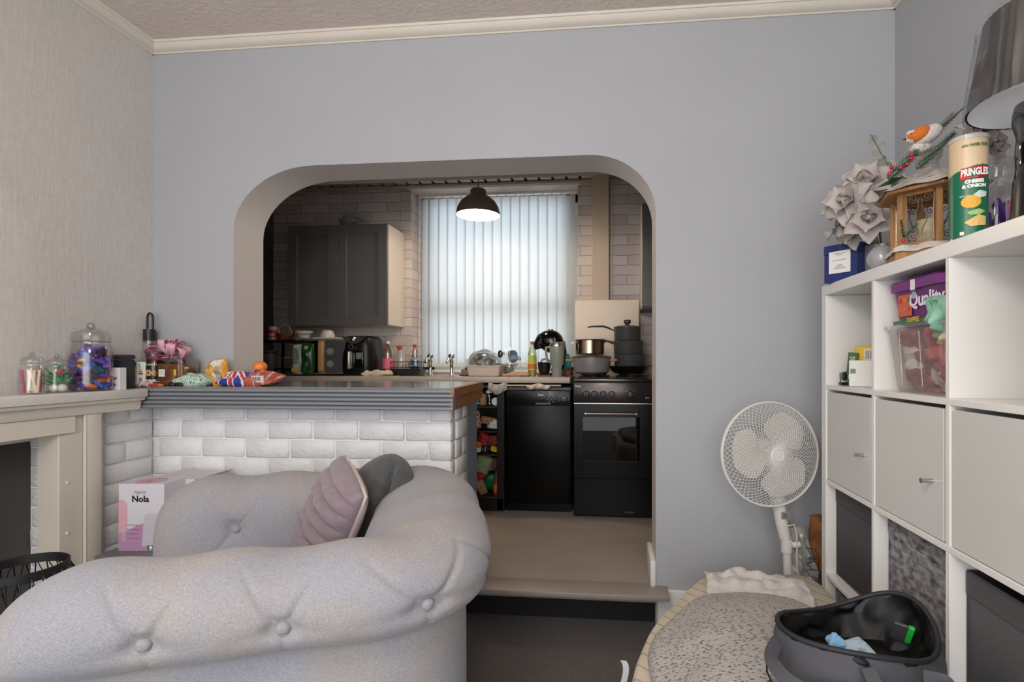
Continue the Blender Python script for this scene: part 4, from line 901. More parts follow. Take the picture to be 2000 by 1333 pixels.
# green tees and balls
px,py,pz=onM(111)
tee=mesh('golf_tee',B().lathe([(0,0),(.0018,.008),(.0018,.038),(.0048,.046),(.0048,.048),(0,.046)],n=8,cap=False),M('tee_green','#1f9a4b',.4))
for k in range(26):
    o=bpy.data.objects.new('golf_tee',tee); C.objects.link(o); a=r4.uniform(0,2*PI); q=r4.uniform(.0,.018)
    o.location=(px+q*math.cos(a),py+q*math.sin(a),pz+.022+r4.uniform(0,.045)); o.rotation_euler=(r4.uniform(-1.3,1.3),r4.uniform(-1.3,1.3),0)
    tag(o,'green golf tee in the small ribbed jar','golf tee','green golf tees in the small jar')
for k,(dx,dy) in enumerate(((.004,-.016),(.016,.006),)):
    tag(obj('golf_ball',B().ball(0,0,0,.0155,n=18,m=12),white,loc=(px+dx,py+dy,pz+.019)),['white golf ball at the left bottom of the small ribbed jar','white golf ball at the right bottom of the small ribbed jar'][k],'ball')
tag(obj('red_sweet',B().ball(0,0,0,.013,.011,.011),M('sweet_red','#c4343b',.4),loc=(px+.014,py-.004,pz+.082)),'round red sweet on top of the green golf tees','sweet')
px,py,pz=onM(63,-2.15)
def stick(pk):
    b=B(); L=.085
    for s in range(12): b.tube([(0,0,L*s/12),(0,0,L*(s+1)/12)],.0050 if s%2 else .0042,7,mi=pk)
    return mesh('twisted_stick',b,[M('stick_cream','#dbcab4',.5),M('stick_pink','#b2476c',.5)],40)
sts=[stick(0),stick(1)]
for k in range(16):
    a=2*PI*k/16*2.6; q=.024 if k<11 else .010
    o=bpy.data.objects.new('twisted_stick',sts[k%3==1]); C.objects.link(o); o.location=(px+q*math.cos(a)*.9,py+q*math.sin(a)*.9,pz+.006); o.rotation_euler=(r4.uniform(-.18,.18),r4.uniform(-.18,.18),k)
    tag(o,('pink' if k%3==1 else 'cream')+' twisted sweet stick standing in the leftmost small jar','sweet','twisted sweet sticks in the leftmost small jar')
# black box, white box, bulb box
BT=BZ
y=2.20
def boxat(name,label,cat,u0,u1,y,d,h,m,z=BT,rz=0,bev=.002):
    x0,x1=X(u0,y),X(u1,y); t=thing(name,label,cat,((x0+x1)/2,y,z),rz); obj('box_body',B().box(-(x1-x0)/2,(x1-x0)/2,0,d,0,h,bev),m,t); return t
t=thing('storage_tin','small charcoal tin with a rounded lid behind the white box','tin',(-2.165,Y(239,-2.165),MZ)); obj('tin_body',B().box(-.026,.026,-.03,.04,0,.13,.008,2),M('tin_charcoal','#2c2d30',.4),t); obj('tin_lid',B().box(-.027,.027,-.031,.041,.131,.152,.008,2),M('tin_charcoal2','#3a3b3e',.35),t)
t=thing('small_box','narrow white cardboard box with a grey square mark beside the large jar','box',(-2.115,Y(231,-2.115),MZ),R(4)); obj('box_body',B().box(-.02,.02,-.015,.018,0,.095,.001),paper,t); obj('printed_mark',B().box(.0,.008,-.0158,-.015,.045,.055),M('print_grey','#7d7d80',.6),t)
x0=X(268,2.15); t=thing('bulb_box','white and blue light bulb box with coloured energy rating label','box',(x0,2.15,BT),R(12))
obj('box_body',B().box(-.034,.034,0,.05,0,.112,.001),paper,t); obj('blue_band',B().box(-.0342,-.004,-.0006,.02,.088,.1122),M('band_blue','#2d86b8',.5),t)
for k,m in enumerate((M('energy_green','#3f9a45',.5),M('energy_lime','#9cbf3a',.5),yellow,orange,red)):
    obj('rating_arrow',B().box(.006,.012+.003*k,-.0012,-.0003,.095-k*.010,.102-k*.010),m,t)
obj('bulb_picture',B().box(-.020,-.008,-.0012,-.0003,.045,.085).ball(-.014,-.0008,.04,.008,.0008,.008),M('bulb_picture','#b58a3c',.5),t)
obj('barcode',B().box(.008,.010,-.0012,-.0003,.01,.04).box(.012,.013,-.0012,-.0003,.01,.04).box(.015,.018,-.0012,-.0003,.01,.04).box(.020,.021,-.0012,-.0003,.01,.04),M('print_dark','#3d423c'),t)
o=obj('crumpled_tissue',B().pillow(.07,.05,.02,14,2.4,wob=.03,seed=3),M('tissue_pink','#d6bcb8',.9),loc=(X(278,2.145),2.165,BT+.010),smooth=70); tag(o,'small crumpled pale pink tissue in front of the bulb box','tissue')
t=thing('felt_pen','slim red tube with small white round marks lying on the bar corner','pen',(X(268,2.13),2.150,BT+.007),R(3)); obj('pen_body',B().rod((-.01,0,0),(.085,0,0),.007,12),M('pen_red','#b8402e',.4),t); obj('pen_tip',B().rod((.085,0,0),(.105,0,0),.0065,12,r2=.004),orange,t)
for k in range(3): obj('white_mark',B().cyl(0,0,0,.0006,.0042,n=10),paper,t,loc=(.004+k*.014,-.0068,.0),rot=(R(90),0,0))
# candle jar
t=thing('jar_candle','dark glass jar candle with grey metal lid and gingerbread label','candle',(X(303,2.20),2.20,BT))
rj=.040
obj('jar_body',B().lathe([(0,0),(rj*.9,0),(rj,.008),(rj,.105),(rj*.82,.125),(rj*.80,.130)],n=32,cap=False),M('candle_dark','#2b2420',.12),t,smooth=50)
obj('jar_lid',B().lathe([(rj*.90,.134),(rj*.93,.137),(rj*.93,.158),(rj*.85,.161),(0,.161)],n=32,cap=False),M('candle_lid','#7d7b7c',.3,.8),t)
obj('seal_ring',B().lathe([(rj*.86,.127),(rj*.88,.131),(rj*.88,.134),(rj*.84,.135)],n=32,cap=False),red,t)
obj('base_band',B().lathe([(rj*1.005,.004),(rj*1.01,.016)],n=32,cap=False),M('base_red','#4f1f20',.2),t)  # dark red band round the foot of the jar
text('YANKEE CANDLE',.0105,M('print_pale','#d9d3c2',.5),t,(0,0,.100),(0,0,0),bend=rj*1.012,sx=.95,bold=.0003)
b=B()
def patch(b,a0,z0,rx,rz,n=8,R_=rj*1.012):
    c=b.bm.verts.new((R_*math.sin(a0),-R_*math.cos(a0),z0)); V=[b.bm.verts.new((R_*math.sin(a0+rx*math.cos(2*PI*k/n)/R_),-R_*math.cos(a0+rx*math.cos(2*PI*k/n)/R_),z0+rz*math.sin(2*PI*k/n))) for k in range(n)]
    for k in range(n): b.bm.faces.new((c,V[k],V[(k+1)%n]))
for k in range(6): patch(b,.1+.010*math.cos(k*PI/3)/rj,.062+.010*math.sin(k*PI/3),.0065,.0065)
for a in (-.75,.75,): 
    for k in range(5): patch(b,a+.008*math.cos(k*1.26)/rj,.060+.008*math.sin(k*1.26),.005,.005)
obj('biscuit_picture',b,M('biscuit','#c49a66',.5),t)
b=B(); 
for k in range(12): patch(b,-1.0+k*.18,.024+.004*(k%2),.008,.005)
obj('icing_picture',b,M('icing','#b9b4a0',.5),t)
# bottle lantern
t=thing('bottle_lamp','tall clear bottle with black cylinder cap and black looped handle behind the candle','bottle',(X(291,2.25),2.252,BT))
obj('bottle_body',B().lathe([(0,.002),(.03,0),(.032,.01),(.032,.14),(.026,.18),(.026,.215)],n=24,cap=False),gl,t)
obj('bottle_cap',B().cyl(0,0,.213,.268,.0245,n=24),M('cap_black','#1b1b1d',.4),t)
obj('cap_loop',B().tube([(-.011,0,.265),(-.011,0,.325),(-.006,0,.342),(.003,0,.347),(.012,0,.342),(.018,0,.325),(.018,0,.262)],.0048,8),M('cap_black'),t)
obj('inner_tube',B().cyl(.012,0,.02,.213,.004,n=8),M('tube_grey','#6f6a68',.4),t)
obj('bulb',B().ball(-.008,0,.165,.014),glass('rim_glass'),t)
# brown square candle + pink bow
t=thing('square_candle','square glass block of caramel brown wax with a small white label','candle',(X(352,2.23),2.215,BT))
obj('wax',B().box(-.064,.064,-.045,.045,.004,.105,.006,2),M('wax_caramel','#9c6745',.45),t)
obj('glass_walls',B().box(-.068,.068,-.049,.049,0,.128,.006,2),glass('bottle_clear'),t)
obj('paper_label',B().box(-.048,-.018,-.0505,-.0495,.045,.078),paper,t)
b=B()
for k in range(3): b.box(-.044,-.022,-.0512,-.0505,.053+k*.007,.055+k*.007)
obj('label_print',b,M('print_grey'),t)
for k in range(7): obj('gold_dot',B().cyl(0,0,0,.0006,.002,n=6),M('gold','#b08a3a',.4,.6),t,loc=(-.045+.009*(k%4),-.0505,.085+.007*(k//4)),rot=(R(90),0,0))
obj('yellow_sticker',B().box(.028,.038,-.051,-.0495,.050,.078),yellow,t)
bw_=M('ribbon_pink','#e3a9ba',.35); bw2=M('ribbon_deep','#c9577b',.35)
t=thing('gift_bow','large pink satin gift bow on top of the brown candle','bow',(X(334,2.22),2.215,BT+.130))
def loop(a,r,tilt,w,mi,seed,up=.02):
    b=B(); 
    def f(i,j):
        q=PI*2*i; rr=r*(1-math.cos(q))/2; off=(r*.26)*math.sin(q)
        p=Vector((rr,(j-.5)*w*(1-.75*math.exp(-(rr/(r*.35))**2)),off+.004*math.sin(j*9+seed)))
        return Matrix.Rotation(a,3,'Z')@(Matrix.Rotation(-tilt,3,'Y')@p)+Vector((0,0,up))
    return b.grid(22,6,f)
for k,(a,r,tl,w,m) in enumerate(((0,.095,.2,.034,bw_),(PI,.09,.3,.036,bw_),(.9,.08,.75,.032,bw_),(2.2,.08,.85,.03,bw2),(-.8,.09,.45,.034,bw_),(-2.3,.09,.4,.03,bw2),(1.5,.075,1.2,.03,bw_),(-1.5,.08,.9,.034,bw_),(3.6,.07,1.25,.028,bw_),(.3,.065,1.3,.026,bw2),(-.35,.10,.05,.026,bw_),(-2.8,.10,.1,.028,bw_))):
    o=obj('ribbon_loop',loop(a,r,tl,w,0,k),m,t,smooth=80)
    if m is bw2: o['label']='deep pink ribbon loop'
obj('ribbon_tail',B().grid(14,4,lambda i,j:Vector((.03+.085*i,(j-.5)*.02-.03,-.005+.006*math.sin(i*7)-.065*max(0,i-.55)*1.6))),M('ribbon_white','#d9d2d0',.4),t,smooth=80,label='white ribbon tail')
obj('ribbon_tail',B().grid(14,4,lambda i,j:Vector((.112-.028*i,-.035+(j-.5)*.008,-.04-.065*i+.004*math.sin(i*8)))),M('ribbon_white'),t,smooth=80)
obj('knot',B().ball(0,0,.02,.016,.014,.014),bw2,t)
# mint patterned packet
mint=M('mint_spotted','#b5cfc0',.5); n,l,bs=nodes_of(mint)
tc=n.new('ShaderNodeTexCoord'); vo=n.new('ShaderNodeTexVoronoi'); vo.inputs['Scale'].default_value=95; l.new(tc.outputs['Object'],vo.inputs['Vector'])
rp=n.new('ShaderNodeValToRGB'); rp.color_ramp.elements[0].position=.26; rp.color_ramp.elements[0].color=hexc('#44524a'); rp.color_ramp.elements[1].position=.36; rp.color_ramp.elements[1].color=hexc('#b9d3c3'); l.new(vo.outputs['Distance'],rp.inputs[0]); l.new(rp.outputs[0],bs.inputs['Base Color'])
o=obj('tissue_packet',B().pillow(.165,.10,.062,26,2.6,wob=.010,seed=21),mint,loc=(X(374,2.19),2.205,BT+.026),rot=(R(8),R(3),R(-6)),smooth=70); tag(o,'mint green soft packet with black speckles lying on the bar','packet')
tag(obj('sunglasses',B().ball(-.018,0,.010,.017,.006,.010).ball(.02,.004,.010,.017,.006,.010).rod((-.035,0,.014),(-.05,.05,.010),.0025).rod((.037,.004,.014),(.045,.05,.01),.0025).rod((-.004,0,.015),(.006,.002,.015),.002),M('glasses_dark','#26232a',.15),loc=(X(343,2.16),2.155,BT)),'dark sunglasses lying before the mint packet','glasses')
# yellow and white pouch
t=thing('snack_pouch','orange and white stand-up snack pouch with a clear oval window','packet',(X(421,2.22),2.222,BT))
b=B().pillow(.085,.13,.045,24,3,wob=.03,seed=8,mf=lambda i,j:(1 if abs(i-.52)<.28 and .18<j<.9 and not(abs(i-.55)<.19 and abs(j-.45)<.26) else 2 if (abs(i-.55)<.19 and abs(j-.45)<.26) else 0)); b.mv(Matrix.Rotation(R(90),4,'X'))
b.mv(Matrix.Translation((.02,0,.062))@Matrix.Rotation(R(-10),4,'Y'))
obj('pouch_front',b,[M('pouch_orange','#d79a35',.4),M('pouch_white','#d5d0c3',.4),M('pouch_window','#a9998a',.3)],t,smooth=70)
b=B().pillow(.07,.09,.04,16,3,wob=.03,seed=4); b.mv(Matrix.Rotation(R(90),4,'X')); b.mv(Matrix.Translation((-.035,.03,.06))@Matrix.Rotation(R(-25),4,'Y')); obj('pouch_fold',b,M('pouch_orange2','#c99548',.4,var=.2,vs=40),t,smooth=70)
obj('green_leaf_print',B().ball(-.002,-.014,.105,.006,.002,.004).ball(.012,-.014,.108,.005,.002,.004),greenm,t)
# union flag fruit bag
def uj(i,j):
    u_=i*1.9-.05; v_=(j)
    if u_>1.0: return 3 if (int(i*30)%5) else 4
    a,b_=u_*2-1,(v_*2-1)
    if abs(a)<.10 or abs(b_)<.14: return 0
    if abs(a)<.20 or abs(b_)<.26: return 1
    d=abs(abs(a)-abs(b_))
    return 0 if d<.10 else 1 if d<.24 else 2
t=thing('fruit_bag','clear flat fruit bag printed with a union flag at its left half','bag',(X(492,2.24),2.235,BT+.032))
b=B().pillow(.275,.135,.062,46,3.0,wob=.025,seed=15,mf=uj); 
obj('bag_film',b,[M('flag_red','#b8313a',.3),M('flag_white','#d9d4d6',.3),M('flag_blue','#2b3c8c',.3),M('bag_peach','#a9584a',.3,var=.2,vs=30),M('bag_pale','#c9a39b',.3)],t,rot=(R(14),0,R(2)),smooth=70)
obj('paper_label',B().box(.045,.105,-.062,-.058,-.012,.018,.001),M('label_pale','#d4c3c2',.4),t)
b=B()
for k in range(7): b.box(.050+k*.006,.053+k*.006,-.0628,-.062,-.005,.012)
obj('barcode',b,M('print_dark'),t)
def peach(u,y,z,r,m,lb):
    t=thing('peach',lb,'fruit',(X(u,y),y,z)); 
    def f(i,j):
        a=2*PI*i; p=PI*j; g=1-.10*math.exp(-(min(a,2*PI-a)/.22)**2)*math.sin(p); q=r*g; return Vector((q*math.sin(p)*math.cos(a-1.2),q*math.sin(p)*math.sin(a-1.2),r*.92*math.cos(p)-.12*r*math.exp(-(p/.35)**2)))
    obj('fruit_flesh',B().grid(28,14,f,cu=True),m,t,smooth=80); obj('stalk',B().rod((0,0,r*.72),(.002,0,r*.88),.002,6),brown,t)
pm_=M('peach_skin','#d9762f',.5,var=.3,vs=14)
peach(508,2.29,BT+.088,.031,pm_,'orange peach resting on top of the flag-printed fruit bag')
t=None
peach(538,2.40,BT+.026,.028,M('peach_dark','#6b3a28',.5,var=.2,vs=14),'dark brown peach on the bar behind the fruit bag')
# ================= SIDE TABLE, BOXES, BASKET =================
gt=M('table_grey','#6d6f73',.4)
tz=.398; ty0,ty1=1.86,2.13; tx0=X(203,1.90); tx1=X(345,1.9)
t=thing('side_table','small grey side table with a slim top between fireplace and armchair','table',((tx0+tx1)/2,(ty0+ty1)/2,0)); w=(tx1-tx0)/2; d=(ty1-ty0)/2
obj('table_top',B().box(-w,w,-d,d,tz-.018,tz,.004,2),gt,t); obj('apron',B().box(-w+.02,w-.02,-d+.02,d-.02,tz-.05,tz-.02,.002),gt,t)
for a in (-1,1):
    for c in (-1,1):
        for s in (-1,1): obj('leg',B().rod((a*(w-.025)-s*.012,c*(d-.03),tz-.02),(a*(w-.02)+s*.012,c*(d-.02),0),.006,8),gt,t)
    obj('cross_bar',B().rod((a*(w-.022),-(d-.02),.12),(a*(w-.022),(d-.02),.12),.005),gt,t)
t=thing('product_box','white and pink cardboard box lettered in black on the grey side table','box',(X(276,1.93),1.93,tz),R(5))
w=.094; hh=.275
obj('box_body',B().box(-w,w,0,.13,0,hh,.001),M('carton_white','#d9d5dc',.45),t)
def flat(name,poly,m,par,y=-.0008,z=0):
    return obj(name,B().prism(poly,'y',y-.0006,y),m,par,smooth=0)
pk1,pk2=M('carton_pink','#d9a9b4',.5),M('carton_lilac','#b98eb0',.5)
flat('pink_shape',[(-w+.001,.02),(-w+.030,.03),(-w+.036,.10),(-w+.036,.19),(-w+.026,.208),(-w+.001,.212)],pk1,t)
flat('lilac_shape',[(-w+.001,.001),(w-.001,.001),(w-.001,.07),(.05,.10),(.02,.117),(-.02,.104),(-.05,.085),(-w+.001,.07)],pk2,t,y=-.0016)
flat('device_picture',[(.005,.02)]+[(.012,.135),(.02,.150),(.035,.156),(.08,.158),(w-.002,.158),(w-.002,.02)],M('carton_grey','#c9c6d0',.4),t,y=-.0024)
obj('top_circle',B().lathe([(.055,0),(.055,.0008),(0,.0008)],n=28,cap=False),pk1,t,loc=(-.005,.06,hh+.0003))
text('naco',.026,M('print_grey2','#85828a',.5),t,(-.005,-.0012,.243),(R(90),0,0))
text('Nola',.036,M('print_black','#17161a',.5),t,(-.003,-.0012,.213),(R(90),0,0),bold=.0009)
text('Nola',.014,M('print_rose','#8f4f66',.5),t,(-.005,.045,hh+.0014),(0,0,0))
flat('green_band',[(.028,.006),(w-.001,.006),(w-.001,.024),(.028,.024)],M('band_green','#0d6b45',.5),t,y=-.0032)
obj('badge',B().cyl(0,0,0,.0006,.0075,n=14).cyl(.028,0,0,.0006,.005,n=12),paper,t,loc=(.042,-.0040,.015),rot=(R(90),0,0))
b=B()
for k in range(4): b.box(-.058,-.058+.05-.006*(k%2),-.0030,-.0024,.052+k*.018,.0545+k*.018)
obj('fine_print',b,M('print_mauve','#8c6886',.5),t)
for k in range(3): obj('icon_ring',B().tube([(.006*math.cos(q*PI/6),0,.006*math.sin(q*PI/6)) for q in range(12)],.0008,4,closed=True),paper,t,loc=(-.070,-.0026,.05+k*.018))
t=thing('product_box','plain white carton lying behind the lettered pink and white box','box',(X(352,2.08),2.06,tz),R(-3))
obj('box_body',B().box(-.13,.10,0,.18,0,.268,.001),M('carton_plain','#d6d3d1',.45),t); obj('tan_side',B().box(-.1305,-.128,.001,.16,.01,.265),M('carton_tan','#c9a788',.5),t); obj('open_flap',B().prism([(.10,.268),(.135,.283),(.136,.282),(.102,.265)],'y',.0,.17),paper,t); obj('flap_edge',B().rod((.07,-.001,.238),(.10,-.001,.269),.0022,5),black,t)
# black wire lantern basket
bx,by=-1.53,1.30
bx=X(42,1.32); by=1.32; bkz=Z(1104,42,1.32)
t=thing('wire_basket','round black wire basket with a broad rim on the floor by the fireplace','basket',(bx,by,0))
rr_=.10; b=B()
b.lathe([(rr_,bkz-.028),(rr_+.003,bkz-.026),(rr_+.003,bkz-.002),(rr_,bkz),(rr_-.004,bkz-.002),(rr_-.004,bkz-.026),(rr_,bkz-.028)],n=40,cap=False); obj('rim',b,M('wire_black','#121213',.5),t)
b=B(); nw=26
def br(q): return rr_*np.interp(q,[0,.06,.2,.5,1],[1.0,1.22,1.45,1.5,.8])
for k in range(nw):
    for s in (-1,1):
        b.tube([(br(q)*math.cos(2*PI*k/nw+s*q*.8),br(q)*math.sin(2*PI*k/nw+s*q*.8),(bkz-.015)*(1-q)) for q in np.linspace(0,1,12)],.0017,4)
obj('wire_cage',b,M('wire_black'),t)
for q in (1,): obj('base_ring',B().tube([(br(q)*math.cos(k*PI/16),br(q)*math.sin(k*PI/16),.004) for k in range(32)],.004,6,closed=True),M('wire_black'),t)
# ================= RIGHT SIDE: SHELVING UNIT =================
SX,SY1=.795,2.033; kw=M('unit_white','#e6e4e1',.3); kdoor=M('unit_door','#d0cfcc',.16,var=.015,vs=2)
UT=1.463; UB=-.008
ku=thing('shelving_unit','large white cube shelving unit with doors standing against the right wall','shelving',(0,0,0))
SD=XR-.004; c_=.335
ys=[SY1-.038]                # far edge of each column
for k in range(4): ys.append(ys[-1]-c_-.016)
y_end=ys[3]-c_-.038
z0=UT-.038; zs=[z0-(c_+.016)*k for k in range(5)]   # ceiling of each row
obj('top_board',B().box(SX,SD,y_end,SY1,UT-.038,UT,.0015),kw,ku)
obj('base_board',B().box(SX,SD,y_end,SY1,0,zs[3]-c_,.0015),kw,ku)
obj('side_board',B().box(SX,SD,SY1-.038,SY1,zs[3]-c_,UT-.0385,.0015),kw,ku); obj('side_board',B().box(SX,SD,y_end,y_end+.038,zs[3]-c_,UT-.0385,.0015),kw,ku)
for r in range(3):
    obj('shelf_board',B().box(SX+.001,SD,y_end+.038,SY1-.038,zs[r+1],zs[r]-c_,.0012),kw,ku)
for c in range(3):
    y=ys[c]-c_
    for r in range(4): obj('divider',B().box(SX+.001,SD,y-.016,y,zs[r]-c_,zs[r],.0012),kw,ku)
obj('back_panel',B().box(SD-.004,SD-.001,y_end+.01,SY1-.01,.02,UT-.02),kw,ku)
for c in range(4):
    ya,yc=ys[c],ys[c]-c_
    dr=obj('door',B().box(SX+.004,SX+.020,yc+.012,ya-.003,zs[1]-c_+.002,zs[1]-.010,.0015),kdoor,ku)
    hy=yc+.055; obj('handle',B().lathe([(.0055,0),(.0045,.004),(.0045,.018),(.0065,.028),(0,.028)],n=16),steel,dr,loc=(SX+.004,hy,zs[1]-.195),rot=(0,R(-90),0))
felt=M('felt_speckled','#7f7d82',.95,var=.75,vs=55,detail=6,stretch=(.6,.6,1),bump=.4,bs=120); fab_d=M('box_fabric','#4f4e51',.9,bump=.3,bs=300)
def fbox(c,r,m,label,inset=.015,h=.322,dz=0,seam=True):
    ya=ys[c]-.006; yc=ys[c]-c_+.006; zb=zs[r]-c_+.001
    t=thing('storage_box',label,'storage box',((SX+SD)/2,(ya+yc)/2,zb)); hw_=(SD-SX)/2-.02; hy=(ya-yc)/2
    b=B()
    hx=-hw_+inset
    b.grid(2,18,lambda i,j:Vector((hx+.004*math.sin(PI*j)*1.5,-hy+2*hy*j,h*i-.006*math.sin(PI*j)*i)))
    b.grid(2,2,lambda i,j:Vector((hx+(hw_*2-inset)*j,-hy,h*i))); b.grid(2,2,lambda i,j:Vector((hx+(hw_*2-inset)*j,hy,h*i))); b.grid(2,2,lambda i,j:Vector((hw_,-hy+2*hy*j,h*i))); b.grid(2,2,lambda i,j:Vector((hx+(hw_*2-inset)*i,-hy+2*hy*j,.001)))
    o=obj('box_body',b,m,t,smooth=50,weld=1e-4); s=o.modifiers.new('s','SOLIDIFY'); s.thickness=.004
    obj('top_hem',B().grid(4,18,lambda i,j:Vector((hx-.003+.004*math.sin(PI*j)*1.5,-hy+.002+(2*hy-.004)*j,h-.055+.052*i-.006*math.sin(PI*j)))),m,t,smooth=60)
    return t
fbox(0,2,fab_d,'plain dark grey fabric box in the third row at the wall end of the shelving',h=.325)
fbox(1,2,felt,'speckled grey felt box in the second column of the third row',inset=.02,h=.330)
fbox(2,2,fab_d,'dark grey fabric box with a slack top at the right of the speckled felt box',h=.30)
fbox(0,3,felt,'speckled grey felt box in the bottom corner compartment by the fan',h=.30)
fbox(1,3,fab_d,'dark grey fabric box on the bottom row under the speckled felt box',h=.30)
# ---- things in the open compartments
SH=zs[1]+.016+.0005            # surface of the first inner shelf (top)
SH=zs[0]-c_+.001
def onS(u,x): return (x,Y(u,x),SH)
t=thing('small_box','small white box with a grey square in the wall-end compartment','box',(.865,Y(1686,.865),SH),R(-33))
obj('box_body',B().box(-.04,.04,-.02,.04,0,.090,.001),paper,t); obj('printed_mark',B().box(-.036,-.020,-.021,-.02,.045,.061),M('print_grey'),t)
p=onS(1690,.93); t=thing('tobacco_pouch','yellow packet with a barcode standing behind the small white box','packet',(.89,Y(1691,.89),SH),R(-33))
obj('packet_body',B().box(-.034,.034,0,.02,0,.140,.006,2),yellow,t); obj('barcode_label',B().box(-.004,.034,-.0006,.001,.092,.128),paper,t)
b=B()
for k in range(12): b.box(-.001+k*.0028,-.0000+k*.0028+.0006*(k%2),-.0012,-.0006,.095,.125)
obj('barcode',b,M('print_dark'),t)
t=thing('rolling_papers','green and gold paper packet standing at the left of the small white box','packet',(.845,Y(1661,.845),SH),R(-35),rot=(0,R(5),R(-35)))
obj('packet_body',B().box(-.016,.016,-.005,.005,0,.118,.001),M('zig_green','#1c5b34',.4),t)
text('ZIG-ZAG',.020,M('zig_gold','#d8c064',.4),t,(0,-.0056,.065),(R(90),R(-90),0),bold=.0006)
t=thing('lighter_holder','small black clip case lying in front of the green packet','case',(.835,Y(1652,.835),SH)); obj('case_body',B().box(-.02,.02,-.014,.014,0.001,.012,.003).box(-.012,.018,-.012,.012,.018,.045,.004),black,t); obj('wire_loop',B().tube([(-.022,-.01,.004),(-.024,-.01,.044),(-.01,-.01,.048),(.02,-.01,.046)],.002),black,t)
# clear container and purple tub
yc_=ys[1]-c_/2
t=thing('clear_container','milky clear plastic container full of red packets in the second compartment','container',(SX+.15,yc_+.02,SH))
cl=glass('container_plastic',tint='#efedea',refl=.10,rough=.1,haze=.10)
obj('container_body',loft(B(),[rrp(.105,.118,0,.03),rrp(.108,.120,.01,.03),rrp(.122,.143,.180,.03),rrp(.130,.150,.182,.03),rrp(.130,.150,.192,.03)],close=False),cl,t,smooth=50)
obj('container_base',B().prism([(p_[0],p_[1]) for p_ in rrp(.104,.117,0,.03)],'z',.0,.003),cl,t)
obj('front_rib',B().tube([(-.1205,-.03,.17),(-.1105,-.03,.02),(-.1105,.065,.02),(-.1205,.065,.17)],.002,6),cl,t)
pr2=random.Random(5); cols=[M('pk_red','#b4303a',.35),M('pk_dark_red','#8c1f30',.35),M('pk_white','#d9d3cf',.35),M('pk_teal','#3f8f8e',.4),M('pk_rose','#c96a6f',.4)]
for k in range(12):
    cx=SX+.095+pr2.uniform(-.02,.03); cy=yc_+.02+(-.07+.047*(k%4)); cz=SH+.035+.052*(k//4)
    ci=[0,2,0,1,4,0,1,2,3,0,3,1][k]
    o=obj('sweet_packet',B().pillow(.10,.075,.04,12,3,wob=.03,seed=k),cols[ci],loc=(cx,cy,cz),rot=(pr2.uniform(-.4,.4),R(60)+pr2.uniform(-.3,.3),pr2.uniform(-.3,.3)),smooth=70)
    tag(o,['red','dark red','white printed','teal','rose pink'][ci]+' packet in the clear plastic container','packet','sweet packets in the clear container')
pu=M('tub_purple','#5f1a63',.28); t=thing('sweet_tub','purple plastic sweet tub with a raised lid on the clear container','tub',(SX+.155,yc_+.015,SH+.193))
def octa(w,d,z,c=.05): return [(w-c,d,z),(-w+c,d,z),(-w,d-c,z),(-w,-d+c,z),(-w+c,-d,z),(w-c,-d,z),(w,-d+c,z),(w,d-c,z)]
obj('tub_body',loft(B(),[octa(.112,.138,0),octa(.120,.150,.095)]),pu,t,smooth=30)
obj('tub_lid',loft(B(),[octa(.128,.157,.094),octa(.129,.158,.118),octa(.124,.152,.124),octa(.118,.147,.124)]),M('tub_lid','#74207a',.25),t,smooth=30)
text('Quality',.052,M('tub_lettering','#e9dff0',.4),t,(-.1195,-.045,.062),(R(90),0,R(-90)),bold=.0016)
obj('tub_sticker',B().box(-.1305,-.1285,-.012,.006,.090,.119),paper,t)
for k in range(6): obj('toffee_picture',B().ball(-.1185+.001*(k//3),.075-.021*(k%3),.068-.026*(k//3),.002,.009,.008,n=10,m=6),[red,orange,greenm,orange,M('pk_rose'),red][k],t)
obj('picture_panel',B().box(-.1190,-.1165,.022,.088,.022,.086,.001),M('panel_orange','#c9572c',.4),t)
obj('round_badge',B().cyl(0,0,0,.001,.011,n=18),M('badge_pale','#9fb3c9',.4),t,loc=(-.1195,.008,.078),rot=(0,R(-90),0))
obj('lower_stripe',B().box(-.1160,-.1125,-.08,.12,.001,.012,.001),M('stripe_green','#2c6b3a',.4),t)
text('TOFFEE',.018,yellow,t,(-.1162,.02,.010),(R(90),0,R(-90)),bold=.0005)
o=obj('paper_bag',B().pillow(.13,.11,.05,18,2.2,wob=.05,seed=31),M('bag_mint','#8cc0aa',.5),loc=(SX+.055,yc_-.085,SH+.195),rot=(R(10),R(68),R(10)),smooth=70); tag(o,'mint green folded paper bag hanging over the purple tub corner','bag')
o=obj('mesh_bag',B().pillow(.11,.10,.05,16,2.4,wob=.04,seed=32),M('bag_beige','#cdbfa0',.6,var=.15,vs=60),loc=(SX+.07,yc_-.10,SH+.145),rot=(0,R(75),0),smooth=70); tag(o,'beige nutty bag stuffed into the top of the clear container','bag')
# ================= ON TOP OF THE UNIT =================
T_=UT
t=thing('gift_box','dark blue cardboard box with a white printed label on the shelving','box',(.845,1.86,T_)); 
nv=M('navy_card','#1d2d6b',.5)
t.rotation_euler=(0,0,R(-52))
obj('box_body',B().box(-.118,0,0,.10,0,.100,.001),nv,t); obj('box_lid',B().box(-.119,.001,-.001,.101,.101,.133,.001),nv,t)
obj('paper_label',B().box(-.099,-.022,-.0022,-.001,.030,.108),paper,t)
b=B()
for k,(a,w_) in enumerate(((.100,.04),(.094,.02),(.076,.05),(.058,.02),(.052,.035),(.046,.045))): b.box(-.060-w_/2,-.060+w_/2,-.0029,-.0022,a-.001,a+.0008)
obj('label_print',b,M('print_grey'),t)
